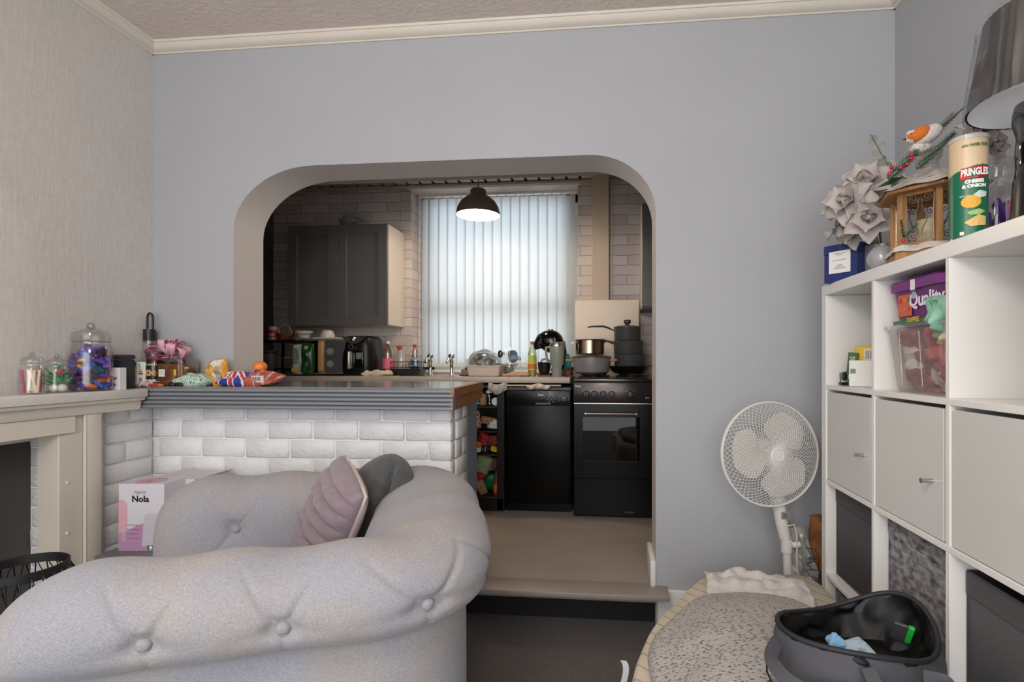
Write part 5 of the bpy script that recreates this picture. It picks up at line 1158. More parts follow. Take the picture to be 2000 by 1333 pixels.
# grey silk flowers
fl=M('petal_grey','#b7afab',.7,var=.08,vs=20); lf=M('leaf_grey','#8f918a',.7)
def petal(w,h,curl):
    return mesh('petal',B().grid(9,8,lambda i,j:Vector(((i-.5)*w*math.sin(PI*min(1,.12+j*.84))**.7,curl*h*(j**2)*.6-.35*w*((i-.5)*2)**2*j*.5,h*j)) ),fl,70)
PT=[petal(.055,.065,.35),petal(.06,.07,.8),petal(.045,.05,.1)]
fa=thing('flower_arrangement','arrangement of grey artificial magnolias and silvery leaves beside the lantern','flowers',(.93,1.86,T_))
def bloom(loc,dirn,s=1):
    e=bpy.data.objects.new('bloom',mesh('bloom',B().ball(0,0,.012,.014,.014,.016,n=10,m=7),fl)); C.objects.link(e); e.parent=fa; e.location=loc; q=Vector(dirn).to_track_quat('Z','Y'); e.rotation_euler=q.to_euler(); e.scale=(s,s,s)
    for ring,(n_,pt,tl) in enumerate(((4,2,12),(5,0,35),(6,1,62))):
        for k in range(n_):
            o=bpy.data.objects.new('petal',PT[pt]); C.objects.link(o); o.parent=e; a=2*PI*k/n_+ring*.5
            o.rotation_euler=(Matrix.Rotation(a,3,'Z')@Matrix.Rotation(R(-tl),3,'X')).to_euler(); o.location=(0,0,0)
def FW(u,v,y): return Vector((X(u,y),y,Z(v,u,y)))-Vector((.93,1.86,T_))
blooms=[((1690,360,1.80),(-.5,-.8,.5),1.15),((1660,395,1.78),(-1,-.6,.2),1.1),((1640,400,1.86),(-1,-.5,.6),.9),((1725,345,1.95),(0,-.8,.9),1.0),((1700,425,1.74),(-.6,-.9,-.1),1.1),((1725,400,1.80),(.1,-1,.2),1.0),((1670,445,1.84),(-.9,-.5,-.2),1.0),((1910,262,1.42),(0,-.8,.6),.75),((1935,290,1.38),(.4,-.9,.2),.6)]
for (u,v,y),d,s in blooms: bloom(FW(u,v,y),d,s)
b=B(); root=Vector((.02,.05,.10))
for (u,v,y),d,s in blooms[:7]: b.tube([root,(root+FW(u,v,y))/2+Vector((0,.02,.0)),FW(u,v,y)],.0025,5)
for (u,v,y),d,s in blooms[7:]: b.tube([Vector((.1,-.05,.05)),FW(1905,330,1.45),FW(u,v,y)],.0025,5)
obj('stem',b,M('stem_grey','#6d6a62',.7),fa)
obj('flower_pot',B().lathe([(0,0),(.055,0),(.065,.03),(.07,.12),(.064,.12),(.05,.02),(0,.02)],n=24,cap=False),M('pot_silver','#a9a8aa',.2,.3),fa,loc=(.02,.05,0))
lm=mesh('leaf',B().grid(4,6,lambda i,j:Vector(((i-.5)*.026*math.sin(PI*min(.98,.08+.9*j))**.6,.004*math.sin(PI*i),.030*j))),lf,70)
for (ua,va),(ub,vb),ct in (((1770,400),(1700,262),12),((1650,430),(1616,470),5),((1760,380),(1740,320),7),((1690,440),(1640,480),6)):
    p,q=FW(ua,va,1.85),FW(ub,vb,1.83)
    obj('sprig_stem',B().tube([p,(p+q)/2+Vector((0,0,.01)),q],.0018,5),M('stem_grey'),fa)
    for k in range(ct):
        o=bpy.data.objects.new('leaf',lm); C.objects.link(o); o.parent=fa; o.location=p.lerp(q,.15+.85*k/ct); o.rotation_euler=(rnd.uniform(-.6,.6),(1 if k%2 else -1)*1.0+rnd.uniform(-.3,.3),rnd.uniform(-.8,.8)); o.scale=(.9,.9,.9)
t=thing('glass_globe','small pale glass ball ornament behind the lantern base','ornament',(X(1722,1.72),1.72,T_)); obj('globe_body',B().ball(0,0,.042,.042,n=24,m=16),glass('globe',refl=.4,tint='#c8ccd2',haze=.5),t); obj('globe_foot',B().cyl(0,0,0,.006,.02),steel,t)
# snowy wooden lantern
lw=M('lantern_wood','#a5794c',.6,var=.22,vs=18,stretch=(3,3,.6)); snow=M('snow_flock','#d5cfc8',.9,bump=1,bs=90); wire=M('gold_wire','#a18f7c',.35,.8)
LX,LY=.905,1.56
ln=thing('wooden_lantern','hexagonal wooden bird-house lantern with snowy roof and red berries','lantern',(LX,LY,T_),R(14)); 
ln.scale=(.92,.92,.92)
def hexp(r,n=6,a0=0): return [(r*math.cos(a0+2*PI*k/n),r*math.sin(a0+2*PI*k/n)) for k in range(n)]
obj('base',B().prism(hexp(.118),'z',0,.030),lw,ln); obj('snow_ledge',B().grid(36,4,lambda i,j:Vector(((.122-.012*j+.004*math.sin(i*40))*math.cos(2*PI*i)*(1/(math.cos((i*6%1-.5)*PI/3))*.9),(.122-.012*j+.004*math.sin(i*40))*math.sin(2*PI*i)*(1/(math.cos((i*6%1-.5)*PI/3))*.9),.024+.020*math.sin(PI*.5*j)+.003*math.sin(i*63))),cu=True),snow,ln,smooth=70)
for k,(x,y) in enumerate(hexp(.094)): 
    a=2*PI*k/6; obj('post',B().box(-.0115,.0115,-.0085,.0085,0,.180,.0015),lw,ln,loc=(x,y,.032),rot=(0,0,a))
b=B()
P=hexp(.094)
for k in range(6):
    p,q=Vector((*P[k],0)),Vector((*P[(k+1)%6],0)); m_=(p+q)/2; L=(q-p).length; a=math.atan2(q.y-p.y,q.x-p.x)
    for zz in (.036,.195):
        o=obj('rail',B().box(-L/2+.010,L/2-.010,-.006,.006,0,.017,.001),lw,ln,loc=(m_.x,m_.y,zz),rot=(0,0,a))
    # wire scrolls in each window
    def sp(cx,cz,r,tn_,sg,a0): return [(cx+r*(1-t_*.8)*math.cos(a0+sg*t_*tn_*2*PI),0,cz+r*(1-t_*.8)*math.sin(a0+sg*t_*tn_*2*PI)) for t_ in np.linspace(0,1,22)]
    w_=B()
    for s in (-1,1):
        w_.tube(sp(s*.018,.185,.015,1.6,s,PI if s>0 else 0),.0016,5); w_.tube(sp(s*.018,.068,.013,1.5,-s,PI if s>0 else 0),.0016,5)
        w_.tube([(s*.003,0,.183),(s*.006,0,.155),(s*.020,0,.12),(s*.006,0,.09),(s*.004,0,.07)],.0016,5); w_.tube([(s*.036,0,.05),(s*.034,0,.12),(s*.036,0,.195)],.0014,5)
    obj('wire_scroll',w_,wire,ln,loc=(m_.x*.99,m_.y*.99,0),rot=(0,0,a))
rf=B(); 
R0=[(.145,.208),(.142,.222),(.10,.250),(.05,.275),(.022,.283),(.020,.32)]
rf.lathe(R0,n=6,cap=True)
obj('roof_board',B().lathe([(.143,.203),(.147,.210),(.10,.242)],n=6),lw,ln,smooth=0)
rb=B().grid(48,14,lambda i,j:Vector(((.150*(1-j)+.018*j)*(math.cos(PI/6)/math.cos((i*6%1-.5)*PI/3))*math.cos(2*PI*i)*1.06,(.150*(1-j)+.018*j)*(math.cos(PI/6)/math.cos((i*6%1-.5)*PI/3))*math.sin(2*PI*i)*1.06,.212+.085*j-.02*j*(1-j)+.003*math.sin(i*57)*(1-j))),cu=True)
obj('snowy_roof',rb,snow,ln,smooth=45)
obj('chimney',B().lathe([(.024,.285),(.026,.315),(.034,.325),(.036,.345),(.020,.355),(0,.356)],n=16,cap=False),snow,ln,smooth=60)
obj('pillar_candle',B().cyl(.0,0,.032,.13,.034,n=24),M('candle_wax','#b9ad8e',.5),ln)
gn=M('fir_green','#2f4a35',.7); gf=M('fir_frost','#8d9c92',.8)
def sprig(p,q,n_,ln_,nm='fir_sprig'):
    b=B(); p,q=Vector(p),Vector(q); ax=(q-p).normalized(); s_=ax.orthogonal().normalized(); u_=ax.cross(s_)
    b.tube([p,p.lerp(q,.5),q],.002,5)
    for k in range(n_):
        t_=k/n_; c=p.lerp(q,t_); a=k*2.4; d=(s_*math.cos(a)+u_*math.sin(a))*.9+ax*.8; e=c+d.normalized()*ln_*(1-.4*t_)
        w=(e-c).cross(ax).normalized()*.0018
        V=[b.bm.verts.new(x) for x in (c-w,c+w,e)]; g=b.bm.faces.new(V); g.material_index=1 if k%3==0 else 0
        w=(e-c).cross(w).normalized()*.0011; V=[b.bm.verts.new(x) for x in (c-w,c+w,e)]; g=b.bm.faces.new(V); g.material_index=k%2
    return obj(nm,b,[gn,gf],ln,smooth=0,weld=0)
iv=Matrix.Rotation(R(-14),3,'Z')
def LP(u,v,y): p=Vector((X(u,y)-LX,y-LY,Z(v,u,y)-T_)); return (iv@p)/.92
sprig(LP(1735,350,1.46),LP(1862,225,1.52),420,.028); sprig(LP(1790,330,1.47),LP(1862,262,1.47),280,.026); sprig(LP(1735,350,1.45),LP(1795,290,1.47),280,.026); sprig(LP(1765,465,1.45),LP(1790,438,1.43),60,.018); sprig(LP(1765,465,1.45),LP(1760,430,1.43),50,.018)
obj('holly_leaf',B().grid(5,9,lambda i,j:LP(1710+60*j,368-25*j,1.45)+Vector(((i-.5)*.004,(i-.5)*.02*math.sin(PI*j),(i-.5)*.016*math.sin(PI*j)))),M('holly','#1d3527',.4),ln,smooth=70)
for u,v in ((1741,327),(1737,341),(1759,328),(1772,321),(1781,310),(1781,303),(1764,470)):
    obj('berry',B().ball(0,0,0,.0058,n=12,m=8),M('berry_red','#b5152d',.2),ln,loc=LP(u,v,1.435))
# robin
rob=obj('robin_body',B().ball(0,0,0,.040,.022,.024,n=22,m=14,rot=(0,R(-28),R(0))).ball(-.036,0,-.004,.020,.018,.017,n=16,m=10),M('robin_white','#cfcac6',.8,bump=.5,bs=90),ln,loc=LP(1812,263,1.46),rot=(0,0,R(-30)),smooth=80)
obj('robin_breast',B().ball(-.018,-.006,.002,.030,.020,.021,n=18,m=12,rot=(0,R(-28),0)).ball(-.036,-.006,-.003,.018,.016,.013,n=14,m=8),M('robin_orange','#c96a22',.8),rob,smooth=80)
obj('cap_feathers',B().ball(-.038,0,.010,.017,.015,.008,n=14,m=8),M('robin_white'),rob)
obj('beak',B().lathe([(.004,0),(0,.014)],n=8),black,rob,loc=(-.052,-.003,-.005),rot=(0,R(-95),0)); obj('eye',B().ball(-.044,-.019,.0,.0022,n=8,m=6),black,rob)
obj('tail',B().tube([(.030,0,.018),(.055,0,.035),(.085,0,.062),(.10,0,.068)],lambda t_:.010*(1-t_)+.0025,8,flat=.4),M('tail_grey','#77716c',.7),rob)
obj('snow_perch',B().ball(0,0,0,.030,.026,.022,n=14,m=9).noise(.006,50,2),snow,ln,loc=LP(1798,288,1.48),smooth=60)
# crisp tube
cx,cy=.838,Y(1891,.838)
t=thing('crisp_tube','tall green and cream crisp tube with red name band on the shelving','tube',(cx,cy,T_),R(-20)); rt=.0375; ht=.235
def wave(a): return .168+.008*math.sin(a*2+.5)
b=B(); nz=40
def cf(i,j): 
    return Vector((rt*math.cos(2*PI*i),rt*math.sin(2*PI*i),ht*j))
def cmf(i,j):
    a=2*PI*i; return 0 if ht*j<.158+.010*math.sin(a*1+2.2) else 1
b.grid(90,150,cf,cu=True,mf=cmf); obj('tube_body',b,[M('tube_green','#0c6449',.35),M('tube_cream','#cdb593',.4)],t,smooth=60)
obj('tube_lid',B().lathe([(rt+.0012,ht-.004),(rt+.002,ht+.004),(rt-.002,ht+.007),(rt-.004,ht+.003),(0,ht+.003)],n=48,cap=False),glass('lid_plastic',tint='#dedbd6',refl=.2,haze=.6),t)
obj('bottom_rim',B().lathe([(rt-.001,0),(rt+.001,.001),(rt+.001,.004),(rt,.005)],n=48,cap=False),steel,t)
bb_=rt+.0006; av_=R(8)
def cpatch(poly,m,nm,off=0,seg=8):
    b=B(); 
    # polygon rows in (x,z) bent round the tube
    xs=[p[0] for p in poly]; 
    b.prism(poly,'y',0,.0004)
    bmesh.ops.triangulate(b.bm,faces=b.bm.faces[:])
    bmesh.ops.subdivide_edges(b.bm,edges=b.bm.edges[:],cuts=7)
    for v in b.bm.verts: a=v.co.x/rt; r_=bb_+off+(.0004-v.co.y if v.co.y<.0005 else 0); v.co=(r_*math.sin(a),-r_*math.cos(a),v.co.z)
    return obj(nm,b,m,t,smooth=0)
cpatch([(-.024,.134),(.030,.140),(.030,.166),(-.022,.162)],M('band_red','#b3202f',.4),'name_band',.0004)
text('PRINGLES',.0225,M('tube_white','#e6e3dd',.4),t,(.004,0,.150),(0,0,0),bend=bb_+.0022,bold=.0009,sx=.55)
text('NEW PAPER TUBE',.0085,M('tube_print_green','#4d6a35',.5),t,(.004,0,.213),(0,0,0),bend=bb_+.0008,bold=.0003,sx=.8)
text('CHEESE\n& ONION',.0105,M('tube_white'),t,(.003,0,.124),(0,0,0),bend=bb_+.0006,bold=.0007)
cpatch([(-.022+.019*(1+math.cos(a_)),.083+.015*math.sin(a_)) for a_ in np.linspace(0,2*PI,14)[:-1]],M('crisp_yellow','#d9a431',.5),'crisp_picture',.0008)
cpatch([(-.010,.060),(.012,.066),(.026,.060),(.012,.052),(-.006,.053)],M('leek_green','#9dbb6a',.5),'leek_picture',.0004)
cpatch([(-.016,.036),(.010,.052),(.026,.048),(.026,.028),(-.004,.026)],M('cheese_yellow','#d9b56a',.5),'cheese_picture',.0012)
cpatch([(.0,.098),(.012,.108),(.028,.104),(.026,.094),(.012,.090)],M('cream_white','#c9d0cc',.5),'cream_picture',.0014)
cpatch([(-.024,.0985),(.006,.0975),(.006,.0955),(-.024,.0965)],M('cream_white'),'spoon_picture',.0004)
cpatch([(-.024,.008),(-.016,.008),(-.016,.016),(-.024,.016)],M('tube_white'),'bin_mark')
# jar of chocolate bags behind the tube
t=thing('glass_sweet_jar','tall glass jar holding purple chocolate bars behind the crisp tube','jar',(.975,Y(1945,.975),T_))
obj('jar_body',B().lathe([(0,.002),(.058,0),(.062,.01),(.062,.14),(.05,.17),(.044,.175),(.046,.19)],n=36,cap=False),gl,t,smooth=50); obj('jar_lid',B().lathe([(.05,.19),(.052,.20),(.045,.22),(.02,.235),(.012,.24)],n=36,cap=False),glass('lid_glass2'),t,smooth=50); obj('lid_knob',B().ball(0,0,.255,.016,n=18,m=12),glass('rim_glass'),t)
jx,jy=.975,Y(1945,.975)
for k in range(9):
    o=bpy.data.objects.new('chocolate_bar',mesh('chocolate_bar',B().box(-.014,.014,-.005,.005,-.04,.04,.003).noise(.003,60,k),[wr[0],wr[6],wr[0],wr[3],wr[1],wr[0],wr[7],wr[6],wr[0]][k])); C.objects.link(o)
    a=k*.9; o.location=(jx+.033*math.cos(a),jy+.033*math.sin(a),T_+.05+.035*(k//5)); o.rotation_euler=(rnd.uniform(-.4,.4),rnd.uniform(-.5,.5),a); tag(o,['purple','black','purple','orange','violet','purple','pink','black','purple'][k]+' wrapped bar in the jar behind the crisp tube','chocolate bar','wrapped bars in the jar on the shelving')
# lamp in plastic
lx,ly=.93,1.02
LXp=.905; LYp=Y(2046,.905)
t=thing('table_lamp','black pleated table lamp still wrapped in clear plastic on the shelving','lamp',(LXp,LYp,T_))
sb=Z(200,1990,LYp)-T_; 
def shf(s):
    def f(i,j):
        a=2*PI*i; r_=(.135-.030*j)+s*.0; pl=1+.012*math.cos(48*a) if s==0 else 1
        return Vector((r_*pl*math.cos(a),r_*pl*math.sin(a),sb+.19*j))
    return f
obj('shade',B().grid(192,4,shf(0),cu=True),M('shade_black','#17171a',.6),t,smooth=30)
obj('shade_lining',B().grid(48,2,lambda i,j:Vector(((.132-.030*j)*math.cos(2*PI*i),(.132-.030*j)*math.sin(2*PI*i),sb+.001+.188*j)),cu=True),M('shade_white','#e9ebee',.6),t,smooth=60)
film=glass('plastic_film',tint='#f2f4f6',refl=.16,rough=.07,haze=.0)
obj('plastic_wrap',B().grid(70,26,lambda i,j:Vector(((.142-.028*j+.006*noise.noise((math.cos(2*PI*i)*3,math.sin(2*PI*i)*3,j*2.5))+.005*noise.noise((i*40,j*2.5,1)))*math.cos(2*PI*i),(.142-.028*j+.006*noise.noise((math.cos(2*PI*i)*3,math.sin(2*PI*i)*3,j*2.5)))*math.sin(2*PI*i),sb-.006+.205*j)),cu=True),film,t,smooth=0)
b=B()
for s in range(4): b.tube([(.022*math.cos(q*9+s*PI/2),.022*math.sin(q*9+s*PI/2),.05+(sb-.07)*q) for q in np.linspace(0,1,36)],.017,8)
obj('twisted_stem',b,M('stem_black','#121214',.3),t,smooth=60)
obj('lamp_foot',B().lathe([(.058,0),(.060,.02),(.056,.10),(.03,.11),(0,.112)],n=32),M('stem_black'),t)
obj('stem_wrap',B().grid(30,14,lambda i,j:Vector(((.052+.012*noise.noise((i*6,j*4,2)))*math.cos(2*PI*i),(.052+.012*noise.noise((i*6,j*4,2)))*math.sin(2*PI*i),.04+(sb-.04)*j)),cu=True),glass('film_dark',tint='#6f7073',refl=.12,rough=.12),t,smooth=30)
# ================= FAN =================
FY=2.10; fx=X(1501,FY); fz=Z(888,1501,FY); fr=.203
fp=M('fan_white','#d3d1cd',.4)
fan=thing('pedestal_fan','white pedestal fan with round wire guard standing in the corner','fan',(fx+.06,FY+.03,0))
off=Vector((-.06,-.03,fz))
hd=bpy.data.objects.new('fan_head',mesh('fan_head',B().lathe([(0,-.02),(.045,-.015),(.058,.01),(.055,.07),(.035,.10),(0,.105)],n=28,cap=False),fp)); C.objects.link(hd); hd.parent=fan; hd.location=off+Vector((0,.03,0)); hd.rotation_euler=(R(-90-4),0,R(12))
hd.rotation_euler=(R(-94),0,R(14))
def gz(q,f=1): return f*(-.055*(1-q**3.0))-.0        # guard dome depth, local -z towards the room
for nm,fz_,fam in (('front_guard',-1,True),('rear_guard',.8,False)):
    b=B(); nw=62
    def pt(a,q): 
        r_=fr*(.14+.86*q); return (r_*math.cos(a),r_*math.sin(a),fz_*.055*(1-q**3)-.03)
    if fam:
        for k in range(nw):
            for s in (-1,1): b.tube([pt(2*PI*k/nw+s*q*1.05,q) for q in np.linspace(0,1,12)],.0010,4)
    else:
        for k in range(60): b.tube([pt(2*PI*k/60,q) for q in np.linspace(0,1,7)],.0010,4)
    o=obj(nm,b,fp,hd,smooth=0)
b=B(); 
for dz in (-.004,.004): b.tube([((fr+.001)*math.cos(k*PI/32),(fr+.001)*math.sin(k*PI/32),-.03+dz) for k in range(64)],.0048,8,closed=True)
obj('guard_rim',b,fp,hd,smooth=60)
obj('hub_badge',B().lathe([(.030,.0),(.030,-.006),(.024,-.009),(.022,-.007),(0,-.009)],n=28,cap=False),fp,hd,loc=(0,0,-.080)); obj('hub_ring',B().tube([(.034*math.cos(k*PI/16),.034*math.sin(k*PI/16),-.078) for k in range(32)],.003,6,closed=True),fp,hd)
b=B().grid(14,12,lambda i,j:Vector(((.022+.148*j)*math.cos((i-.5)*2*(.30+.62*math.sin(PI*min(1,j*.80+.02))**1.1*(1-.45*max(0,j-.8)/.2)) +.45*j),(.022+.148*j*(1-.10*(2*i-1)**4))*math.sin((i-.5)*2*(.30+.62*math.sin(PI*min(1,j*.80+.02))**1.1*(1-.45*max(0,j-.8)/.2))+.45*j),.022*(i-.5)-.045)))
blm=mesh('blade',b,M('blade_white','#c9c5bf',.45),60)
for k in range(3):
    o=bpy.data.objects.new('blade',blm); C.objects.link(o); o.parent=hd; o.rotation_euler=(0,0,R(45)+2*PI*k/3)
obj('blade_hub',B().lathe([(.030,-.02),(.032,-.05),(.022,-.058),(0,-.06)],n=24,cap=False),fp,hd)
px0=X(1525,FY+.02)-(fx+.06); px1=X(1546,FY+.02)-(fx+.06)
top=Z(985,1520,FY); bot=Z(1130,1546,FY)
obj('neck',B().tube([(px0-.012,0,top+.06),(px0-.006,0,top),(px0+.006,0,top-.08),(px0+.020,0,top-.145)],lambda t_:.030-.008*t_,16),fp,fan,smooth=60)
obj('collar',B().cyl(px0+.026,0,top-.20,top-.145,.022,n=20),fp,fan); obj('pole',B().rod((px0+.026,0,top-.18),(px1+.0,0,.04),.0165,16),fp,fan)
obj('collar_knob',B().cyl(0,0,0,.03,.012),fp,fan,loc=(px0+.04,-.02,top-.165),rot=(0,R(80),0))
obj('fan_foot',B().lathe([(.17,0),(.17,.014),(.05,.03),(.03,.05),(0,.05)],n=32),fp,fan,loc=(px1,0,0))
obj('rating_label',B().box(-.014,.016,-.0305,-.029,0,.028),M('label_grey','#8c8b8a',.5),fan,loc=(px0+.010,0,top-.06)); 
b=B()
for k in range(3): b.box(-.010,.012,-.0312,-.0305,.005+k*.007,.009+k*.007)
obj('label_print',b,M('print_dark'),fan,loc=(px0+.010,0,top-.06))
obj('power_cable',B().tube([(px0+.02,-.02,top-.09),(px0+.045,-.03,top-.08),(px0+.055,-.03,top-.12),(px0+.055,-.03,top-.25),(px0+.08,-.04,top-.36)],.0035,6),M('cable_cream','#c9c1ae',.5),fan)
# things behind and beside the fan
o=obj('plastic_bag',B().pillow(.13,.26,.09,24,2.2,wob=.09,seed=41).mv(Matrix.Rotation(R(90),4,'X')) if 0 else B().pillow(.12,.27,.08,24,2.2,wob=.09,seed=41),glass('crinkled_plastic',tint='#c8cbc6',refl=.4,rough=.15,haze=.45),loc=(X(1568,2.12),2.16,Z(1105,1568,2.12)),rot=(R(84),R(-14),0),smooth=50); tag(o,'crinkled clear plastic bag leaning beside the fan pole','bag')
o=obj('cable_coil',B().tube([(.02*math.cos(q*1.7)+.008*math.sin(q*5),.02*math.sin(q*1.3),.009*q) for q in np.linspace(0,16,80)],.0018,5),dgrey,loc=(X(1590,2.06),2.075,Z(1150,1590,2.06))); tag(o,'tangle of dark wire beside the shelving end','cable')
t=thing('brown_bag','crumpled brown paper bag behind the shelving end','bag',(X(1617,2.2),2.2,0)); 
b=B().pillow(.15,.30,.10,26,3,wob=.10,seed=44); b.mv(Matrix.Translation((0,0,.40))@Matrix.Rotation(R(90),4,'X')); obj('bag_body',b,M('brown_paper','#8a5a34',.8),t,smooth=50)
for v in []: pass
# ================= FLOOR CUSHIONS AND BAG =================
def blob(poly,z0,z1,r=.05,nz=9,puff=.0,n=120,seed=0,wob=.006,crown=.03):
    # closed smooth outline through poly, swept up with soft shoulders, domed top
    P=[Vector((*p,0)) for p in poly]; m=len(P); O=[]
    for k in range(n):
        t=k/n*m; i=int(t); f=t-i; p0,p1,p2,p3=P[(i-1)%m],P[i%m],P[(i+1)%m],P[(i+2)%m]
        O.append(.5*((2*p1)+(-p0+p2)*f+(2*p0-5*p1+4*p2-p3)*f*f+(-p0+3*p1-3*p2+p3)*f**3))
    c=sum(O,Vector())/n; rings=[]
    for j in range(nz):
        a=PI*j/(nz-1); ins=r*(1-math.sin(a)); rings.append([(p+(c-p).normalized()*(ins-puff*math.sin(a)))+Vector((0,0,z0+(z1-z0)*(1-math.cos(a))/2)) for p in O])
    for s in (.8,.6,.4,.2,.06):
        rings.append([c+(Vector(q)-c)*1.0*0+Vector(((q.x-c.x)*s,(q.y-c.y)*s,z1+crown*(1-s*s))) for q in rings[nz-1]])
    for ring in rings:
        for q in ring: q+=wob*noise.noise_vector(q*7+Vector((seed,0,0)))
    return loft(B(),rings)
cs=M('cream_striped','#cfc3ae',.9,bump=.3,bs=80); n,l,bs=nodes_of(cs)
tc=n.new('ShaderNodeTexCoord'); wvn=n.new('ShaderNodeTexWave'); wvn.bands_direction='DIAGONAL'; wvn.inputs['Scale'].default_value=9; wvn.inputs['Distortion'].default_value=.4; l.new(tc.outputs['Object'],wvn.inputs[0])
rp=n.new('ShaderNodeValToRGB'); e_=rp.color_ramp.elements; e_[0].position=.0; e_[0].color=hexc('#a89a84'); e_[1].position=.07; e_[1].color=hexc('#cfc4b0'); l.new(wvn.outputs['Color'],rp.inputs[0]); l.new(rp.outputs[0],bs.inputs['Base Color'])
base=tag(obj('pet_bed',blob([(.045,.75),(.04,1.15),(.05,1.38),(.11,1.58),(.33,1.96),(.56,2.0),(.755,1.97),(.76,1.4),(.76,.75)],0,.375,.03,seed=3,crown=.01,wob=.010),cs,smooth=60),'cream striped padded mattress on the floor under the speckled cushion','mattress')
sp_m=M('speckled_fabric','#a39c92',.95,bump=.5,bs=140); n,l,bs=nodes_of(sp_m)
tc=n.new('ShaderNodeTexCoord'); mp=n.new('ShaderNodeMapping'); mp.inputs['Rotation'].default_value=(0,0,R(-12)); mp.inputs['Scale'].default_value=(75,150,100); l.new(tc.outputs['Object'],mp.inputs[0])
vo=n.new('ShaderNodeTexVoronoi'); vo.inputs['Scale'].default_value=1; l.new(mp.outputs[0],vo.inputs['Vector'])
rp=n.new('ShaderNodeValToRGB'); e_=rp.color_ramp.elements; e_[0].position=.28; e_[0].color=(1,1,1,1); e_[1].position=.40; e_[1].color=(0,0,0,1); l.new(vo.outputs['Distance'],rp.inputs[0])
cr=n.new('ShaderNodeValToRGB'); e_=cr.color_ramp.elements; e_[0].color=hexc('#4a5568'); e_[1].color=hexc('#8b7f6e'); l.new(vo.outputs['Color'],cr.inputs[0])
mx=n.new('ShaderNodeMix'); mx.data_type='RGBA'; mx.inputs[6].default_value=hexc('#aeaaa6'); l.new(rp.outputs[0],mx.inputs[0]); l.new(cr.outputs[0],mx.inputs[7]); l.new(mx.outputs[2],bs.inputs['Base Color'])
tag(obj('floor_cushion',blob([(.105,.85),(.10,1.15),(.09,1.34),(.15,1.49),(.28,1.67),(.45,1.70),(.61,1.62),(.64,1.35),(.64,.85)],.380,.445,.045,seed=9,crown=.055,wob=.006),sp_m,smooth=70),'grey cushion flecked with blue and brown on top of the cream mattress','cushion')
o=obj('white_blanket',B().grid(40,26,lambda i,j:Vector(((i-.5)*.34,(j-.5)*.24*(1-.2*i),.018*noise.noise((i*4,j*4,1))+.016*noise.noise((i*9,j*7,5))+.012*math.sin(PI*i)+.016*math.sin(PI*j)))),M('fleece_white','#d5d2ce',.98,bump=.7,bs=160),loc=(.50,1.83,.392),rot=(0,0,R(-8)),smooth=80); s=o.modifiers.new('s','SOLIDIFY'); s.thickness=.012; s.offset=-1; tag(o,'white fleecy cloth bunched on the mattress at the foot of the fan','blanket')
o=obj('care_label',B().grid(4,12,lambda i,j:Vector(((i-.5)*.018+.02*math.sin(j*3),-.0,-.11*j+.01*math.sin(6*j)))),M('satin_white','#cfd0d4',.4),loc=(.030,1.40,.365),rot=(R(10),R(12),R(20)),smooth=70); tag(o,'white satin tape hanging off the left edge of the mattress','label')
# tote bag
bg=M('bag_grey','#45454c',.75,bump=.25,bs=250); bl_=M('bag_lining','#0c0c0d',.5,spec=.3)
RX,RY,RZ=.520,1.155,.585
t=thing('tote_bag','charcoal fabric bag lying open with black lining on the speckled cushion','bag',(RX,RY,.475))
rim=[]
def rimp(a):
    # open mouth, pinched at its left corner
    ex=abs(math.cos(a))**.9*(1 if math.cos(a)>0 else -1); x=.168*math.cos(a); y=.128*math.sin(a)-.035*math.cos(a)*(-1)*0
    x+=-.015*math.sin(a)*0; z=.135+.018*math.sin(2*a+.6)+.012*math.sin(3*a)
    if math.cos(a)<0: y*=1-.25*math.cos(a)**2
    return Vector((x,y+.03*math.cos(a),z))
def outer_(i,j):
    a=2*PI*i; p=rimp(a); q=j; s=1+.10*math.sin(PI*q)-.05*q
    w=.010*noise.noise((math.cos(a)*2.2,math.sin(a)*2.2,q*2.5))*math.sin(PI*min(1,q*1.3)); d=Vector((math.cos(a),math.sin(a),0))
    return Vector((p.x*s,p.y*s-.02*q,p.z*(1-q)+.004*q))+d*w*1.6
b=B().grid(90,16,outer_,cu=True); b.lathe([(0,.004),(.15,.004)],n=24,cap=False,sx=1.1,sy=.75)
obj('bag_body',b,bg,t,smooth=70)
def inner_(i,j):
    a=2*PI*i; p=rimp(a); q=j; s=1-.03-.42*q**1.6; w=.024*noise.noise((math.cos(a)*3.5,math.sin(a)*3.5,q*3+7))+.012*abs(noise.noise((math.cos(a)*9,math.sin(a)*9,q*2+3)))*math.sin(PI*min(1,q*1.0+.05))
    return Vector((p.x*s,p.y*s,p.z*(1-q)+.012*q))+Vector((math.cos(a),math.sin(a),.6))*w
b=B().grid(90,18,inner_,cu=True); b.bm.verts.ensure_lookup_table()
b.grid(14,14,lambda i,j:Vector(((i-.5)*.27*1.0,(j-.5)*.19,.060+.022*noise.noise((i*5,j*5,3)))))
obj('bag_lining',b,bl_,t,smooth=80)
obj('rim_piping',B().tube([rimp(2*PI*k/90)+Vector((0,0,.002)) for k in range(90)],.0055,8,closed=True),M('piping_black','#1b1b1e',.6),t,smooth=60)
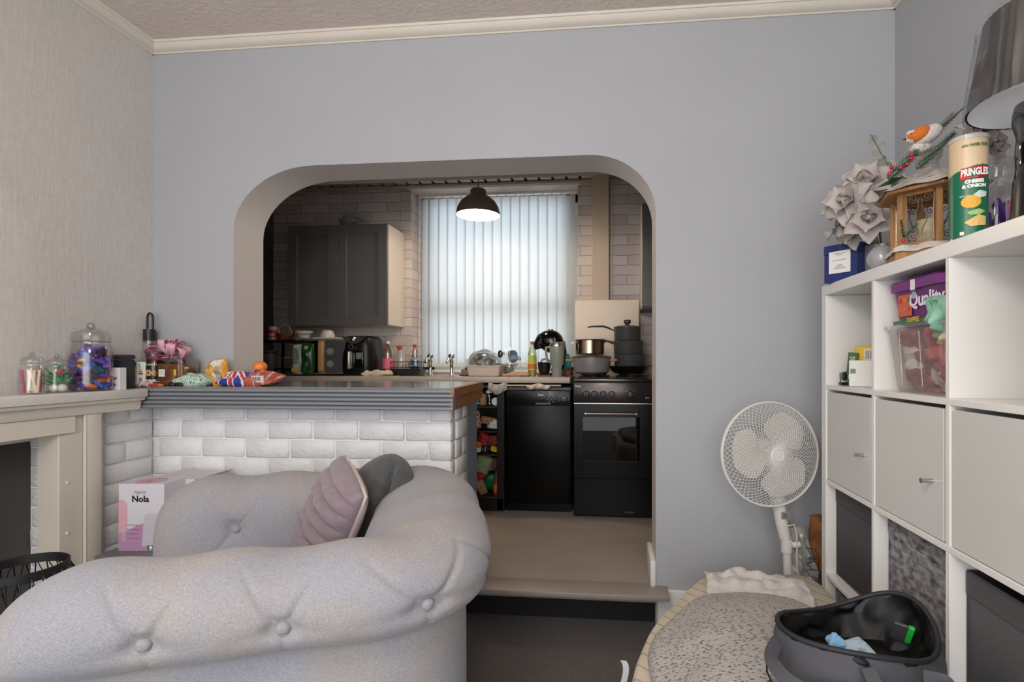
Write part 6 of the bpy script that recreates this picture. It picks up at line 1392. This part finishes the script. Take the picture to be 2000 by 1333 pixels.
def strap(name,pts_,w=.030):
    P=[Vector(p) for p in pts_]; n_=len(P)
    from mathutils.geometry import interpolate_bezier
    Q=[]
    for i in range(n_-1):
        p0,p1,p2,p3=P[max(0,i-1)],P[i],P[i+1],P[min(n_-1,i+2)]
        for k in range(8):
            f=k/8; Q.append(.5*((2*p1)+(-p0+p2)*f+(2*p0-5*p1+4*p2-p3)*f*f+(-p0+3*p1-3*p2+p3)*f**3))
    Q.append(P[-1]); b=B(); rings=[]
    up=Vector((.0,-.35,1)).normalized()
    for i,p in enumerate(Q):
        tt=(Q[min(i+1,len(Q)-1)]-Q[max(i-1,0)]).normalized(); s_=tt.cross(Vector((0,-1,.35))).normalized(); nn=s_.cross(tt)
        rings.append([p+s_*w/2+nn*.002,p-s_*w/2+nn*.002,p-s_*w/2-nn*.002,p+s_*w/2-nn*.002])
    return obj(name,loft(b,rings),bg,t,smooth=60)
strap('carry_handle',[(-.180,-.060,.125),(-.205,-.105,.112),(-.180,-.160,.098),(-.10,-.188,.085),(-.05,-.185,.085),(-.035,-.160,.105)],.026)
strap('carry_handle',[(-.045,-.150,.130),(-.035,-.185,.105),(.01,-.205,.095),(.075,-.185,.112),(.085,-.160,.118),(.050,-.155,.122)],.026)
obj('drawstring',B().tube([(-.178,-.035,.105),(-.196,-.045,.09),(-.200,-.058,.06),(-.193,-.062,.045)],.0022,6),black,t); obj('cord_lock',B().box(-.200,-.186,-.068,-.056,.012,.044,.005,2),dgrey,t); obj('zip_pull',B().tube([(-.168,-.022,.118),(-.176,-.024,.122),(-.182,-.028,.112)],.002,5),chrome,t)
o=obj('crumpled_wrapper',B().pillow(.13,.055,.012,18,2.4,wob=.016,seed=51),glass('wrapper_blue',tint='#cfe4f2',refl=.35,rough=.15,haze=.5),loc=(RX-.03,RY-.02,.475+.085),rot=(R(18),R(-6),R(20)),smooth=50); tag(o,'crumpled pale blue clear wrapper inside the open charcoal bag','wrapper')
o=obj('blue_tissue',B().pillow(.035,.03,.026,12,2.2,wob=.014,seed=52),M('tissue_blue','#7fb0d8',.5),loc=(RX-.04,RY+.0,.475+.098),smooth=50); tag(o,'small bright blue scrap on the wrapper in the bag','wrapper')
t2=thing('medicine_packet','small packet with a bright green edge at the right inside the bag','packet',(RX+.115,RY+.05,.56),rot=(R(20),R(10),R(-20))); obj('packet_body',B().box(-.018,.010,-.004,.004,0,.045,.002),dgrey,t2); obj('green_edge',B().box(.010,.022,-.005,.005,0,.045,.002),M('bright_green','#1fa83a',.5),t2)
